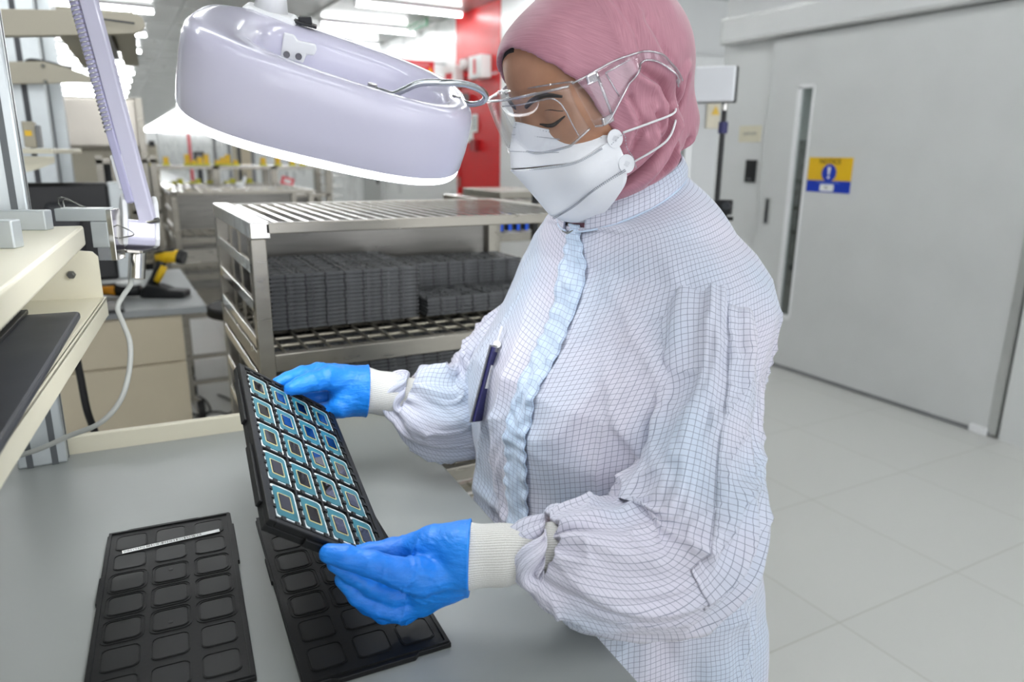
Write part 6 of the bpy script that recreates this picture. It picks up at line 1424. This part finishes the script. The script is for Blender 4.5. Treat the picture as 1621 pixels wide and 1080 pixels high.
cuff([at(878, 876, 0.664), at(850, 876, 0.662), at(810, 877, 0.660), at(770, 879, 0.660), at(738, 880, 0.660)], [0.0265, 0.0255, 0.0262, 0.0285, 0.0295], 1.0)
cuff([at(662, 632, 0.985), at(640, 628, 0.978), at(615, 624, 0.970), at(590, 620, 0.962), at(572, 618, 0.957)], [0.027, 0.027, 0.0285, 0.030, 0.0315], 2.0)
# id badge hanging on the front
# ================================================================ GLOVED HANDS
def glove(fn, lo, hi, h=0.0013):
    return nets('glove', fn, ar(lo[0], hi[0], h), ar(lo[1], hi[1], h), ar(lo[2], hi[2], h), m['glove'], person, None, 2)
def pts_px(L): return [at(x, y, d) for x, y, d, r in L], [r for *_, r in L]
# near hand (her left): thumb in front of the tray edge, fingers folded underneath
nL = dict(
    thumb=[(715, 905, 0.652, 0.0145), (668, 915, 0.640, 0.0160), (630, 907, 0.632, 0.0125), (586, 893, 0.627, 0.0108), (548, 882, 0.624, 0.0100), (519, 877, 0.623, 0.0082)],
    index=[(668, 866, 0.676, 0.0150), (622, 872, 0.674, 0.0120), (585, 876, 0.668, 0.0100), (556, 882, 0.657, 0.0090), (530, 888, 0.648, 0.0080)],
    middle=[(680, 925, 0.676, 0.0145), (625, 940, 0.662, 0.0112), (588, 929, 0.650, 0.0096), (556, 909, 0.645, 0.0088), (530, 893, 0.642, 0.0076)],
    ring=[(676, 945, 0.678, 0.0135), (632, 966, 0.666, 0.0108), (598, 962, 0.659, 0.0094), (566, 943, 0.655, 0.0086), (542, 918, 0.653, 0.0076)],
    little=[(672, 950, 0.690, 0.0125), (640, 970, 0.684, 0.0105), (608, 972, 0.676, 0.0090), (582, 960, 0.670, 0.0080), (562, 944, 0.668, 0.0068)])
def handL(P):
    d = None
    palm = [((748, 878, 0.662), (690, 868, 0.668), 0.0275, 0.0200), ((748, 888, 0.662), (672, 918, 0.668), 0.0260, 0.0215), ((740, 892, 0.664), (668, 945, 0.678), 0.0230, 0.0180), ((745, 872, 0.660), (655, 866, 0.674), 0.0235, 0.0135)]
    for a, b, ra, rb in palm:
        c = sd_cap(P, at(*a), at(*b), ra, rb); d = c if d is None else smin(d, c, 0.012)
    for k, v in nL.items():
        q, r = pts_px(v); c = chain(P, q, r, 0.003); d = smin(d, c, 0.0022 if k != 'thumb' else 0.0035)
    d = smin(d, sd_cap(P, at(765, 880, 0.661), at(733, 880, 0.661), 0.0285, 0.0285), 0.008)
    # rolled wrist cut, wrinkles
    wd = nrm(at(765, 880, 0.661)-at(730, 879, 0.661)); s = (P-at(742, 880, 0.661))@wd
    q0 = at(660, 915, 0.64)
    rr = np.linalg.norm(P-q0, axis=-1)
    wr = vn(P[..., 0]*60, P[..., 1]*60, P[..., 2]*60)
    d = d-0.0020*np.clip(rid(s*120+1.5*wr, P[..., 2]*30, 2.0), 0, 1)**2*np.exp(-((s+0.055)/0.02)**2)
    d = d-0.0018*np.clip(rid((P[..., 2]+0.6*P[..., 0])*150+wr, P[..., 1]*25, 5.0), 0, 1)**2*np.exp(-(rr/0.035)**2)
    d = d-0.0011*wr
    ring_ = np.exp(-((s-0.0005)/0.0012)**2)*0.0012
    return smax(d-ring_, s-0.0015, 0.001)
lo = np.min([at(490, 1000, 0.62), at(490, 820, 0.72), at(780, 820, 0.62), at(780, 1000, 0.72)], 0)-0.02; hi = np.max([at(490, 1000, 0.62), at(490, 820, 0.72), at(780, 820, 0.62), at(780, 1000, 0.72)], 0)+0.02
glove(handL, lo, hi)
# far hand (her right): fingertips over the far end of the tray, thumb below
nR = dict(
    index=[(540, 596, 0.955, 0.0165), (505, 590, 0.945, 0.0135), (478, 594, 0.932, 0.0112), (455, 601, 0.915, 0.0098), (440, 607, 0.905, 0.0080)],
    middle=[(550, 602, 0.945, 0.0165), (520, 598, 0.930, 0.0150), (495, 604, 0.914, 0.0125), (474, 611, 0.902, 0.0108), (460, 616, 0.892, 0.0085)],
    ring=[(548, 624, 0.965, 0.0160), (520, 628, 0.968, 0.0125), (498, 630, 0.962, 0.0105), (482, 632, 0.950, 0.0092)],
    little=[(545, 640, 0.968, 0.0140), (522, 646, 0.968, 0.0110), (505, 648, 0.962, 0.0092), (492, 646, 0.955, 0.0080)],
    thumb=[(560, 632, 0.945, 0.0165), (540, 645, 0.940, 0.0135), (524, 650, 0.942, 0.0115), (510, 648, 0.945, 0.0095)])
def handR(P):
    d = None
    for a, b, ra, rb in [((590, 612, 0.960), (548, 600, 0.950), 0.0290, 0.0190), ((590, 622, 0.960), (552, 622, 0.955), 0.0300, 0.0245), ((585, 628, 0.960), (550, 640, 0.955), 0.0250, 0.0170)]:
        c = sd_cap(P, at(*a), at(*b), ra, rb); d = c if d is None else smin(d, c, 0.012)
    for k, v in nR.items():
        q, r = pts_px(v); d = smin(d, chain(P, q, r, 0.003), 0.0032)
    wd = nrm(at(600, 620, 0.965)-at(560, 619, 0.955)); s = (P-at(580, 619, 0.96))@wd
    wr = vn(P[..., 0]*60, P[..., 1]*60, P[..., 2]*60); k0 = at(520, 605, 0.93); rr = np.linalg.norm(P-k0, axis=-1)
    d = d-0.0026*np.clip(rid(s*110+1.6*wr, P[..., 2]*40, 2.0), 0, 1)**2*np.exp(-(rr/0.035)**2)
    d = d-0.0008*wr-np.exp(-((s-0.0005)/0.0012)**2)*0.0012
    return smax(d, s-0.0015, 0.001)
cs = [at(x, y, d) for x in (425, 610) for y in (560, 680) for d in (0.87, 1.01)]
glove(handR, np.min(cs, 0), np.max(cs, 0), 0.0015)
# ---------------------------------------------------------------- id badge
b0 = at(795, 517, 0.9); bt = at(787, 545, 0.9); bb_ = at(754, 672, 0.9)
r = empty('id_badge', b0, 'id badge in a clear holder clipped to the chest of the gown, hanging edge-on', 'badge')
dn_ = nrm(bb_-bt); fcn = nrm(np.cross(dn_, nrm(CR*0.30+CF*0.95))); tn = np.cross(fcn, dn_)
Lb = np.linalg.norm(bb_-bt)
mid = (bt+bb_)/2
MB().box(mid, (0.030, Lb*0.92, 0.0035), np.array([tn, dn_, fcn]).T).build('holder', m['navy'], r, bevel=0.0008)
MB().box(mid-fcn*0.0026, (0.040, Lb*0.95, 0.001), np.array([tn, dn_, fcn]).T).build('sleeve', m['grey'], r)
MB().box(mid+fcn*0.0022-dn_*0.01, (0.018, 0.03, 0.0004), np.array([tn, dn_, fcn]).T).build('photo_area', m['signw'], r)
MB().tube(spline([b0, b0*0.5+bt*0.5-CF*0.003, bt], 12), 0.0016, 8).build('strap', m['white_strap'], r, True)
MB().cyl(bt-CF*0.004, bt+CF*0.004, 0.0048, n=16).build('snap', m['signw'], r, 'auto'); MB().box(bt+dn_*0.006, (0.012, 0.008, 0.005), np.array([tn, dn_, fcn]).T).build('clip', m['steelb'], r)
# legs' clothing and shoes
for y, fx_ in ((0.62, 0.02), (0.79, 0.0)):
    MB().tube([(0.555, y, 0.80), (0.545-fx_, y, 0.47), (0.565-fx_, y, 0.12)], [0.10, 0.082, 0.07], 28).build('trouser_leg', m['placket'], person, True)
    MB().tube([(0.60-fx_, y, 0.05), (0.53-fx_, y, 0.058), (0.47-fx_, y, 0.045), (0.425-fx_, y, 0.036)], [0.048, 0.05, 0.044, 0.030], 24).build('boot', m['white'], person, True)
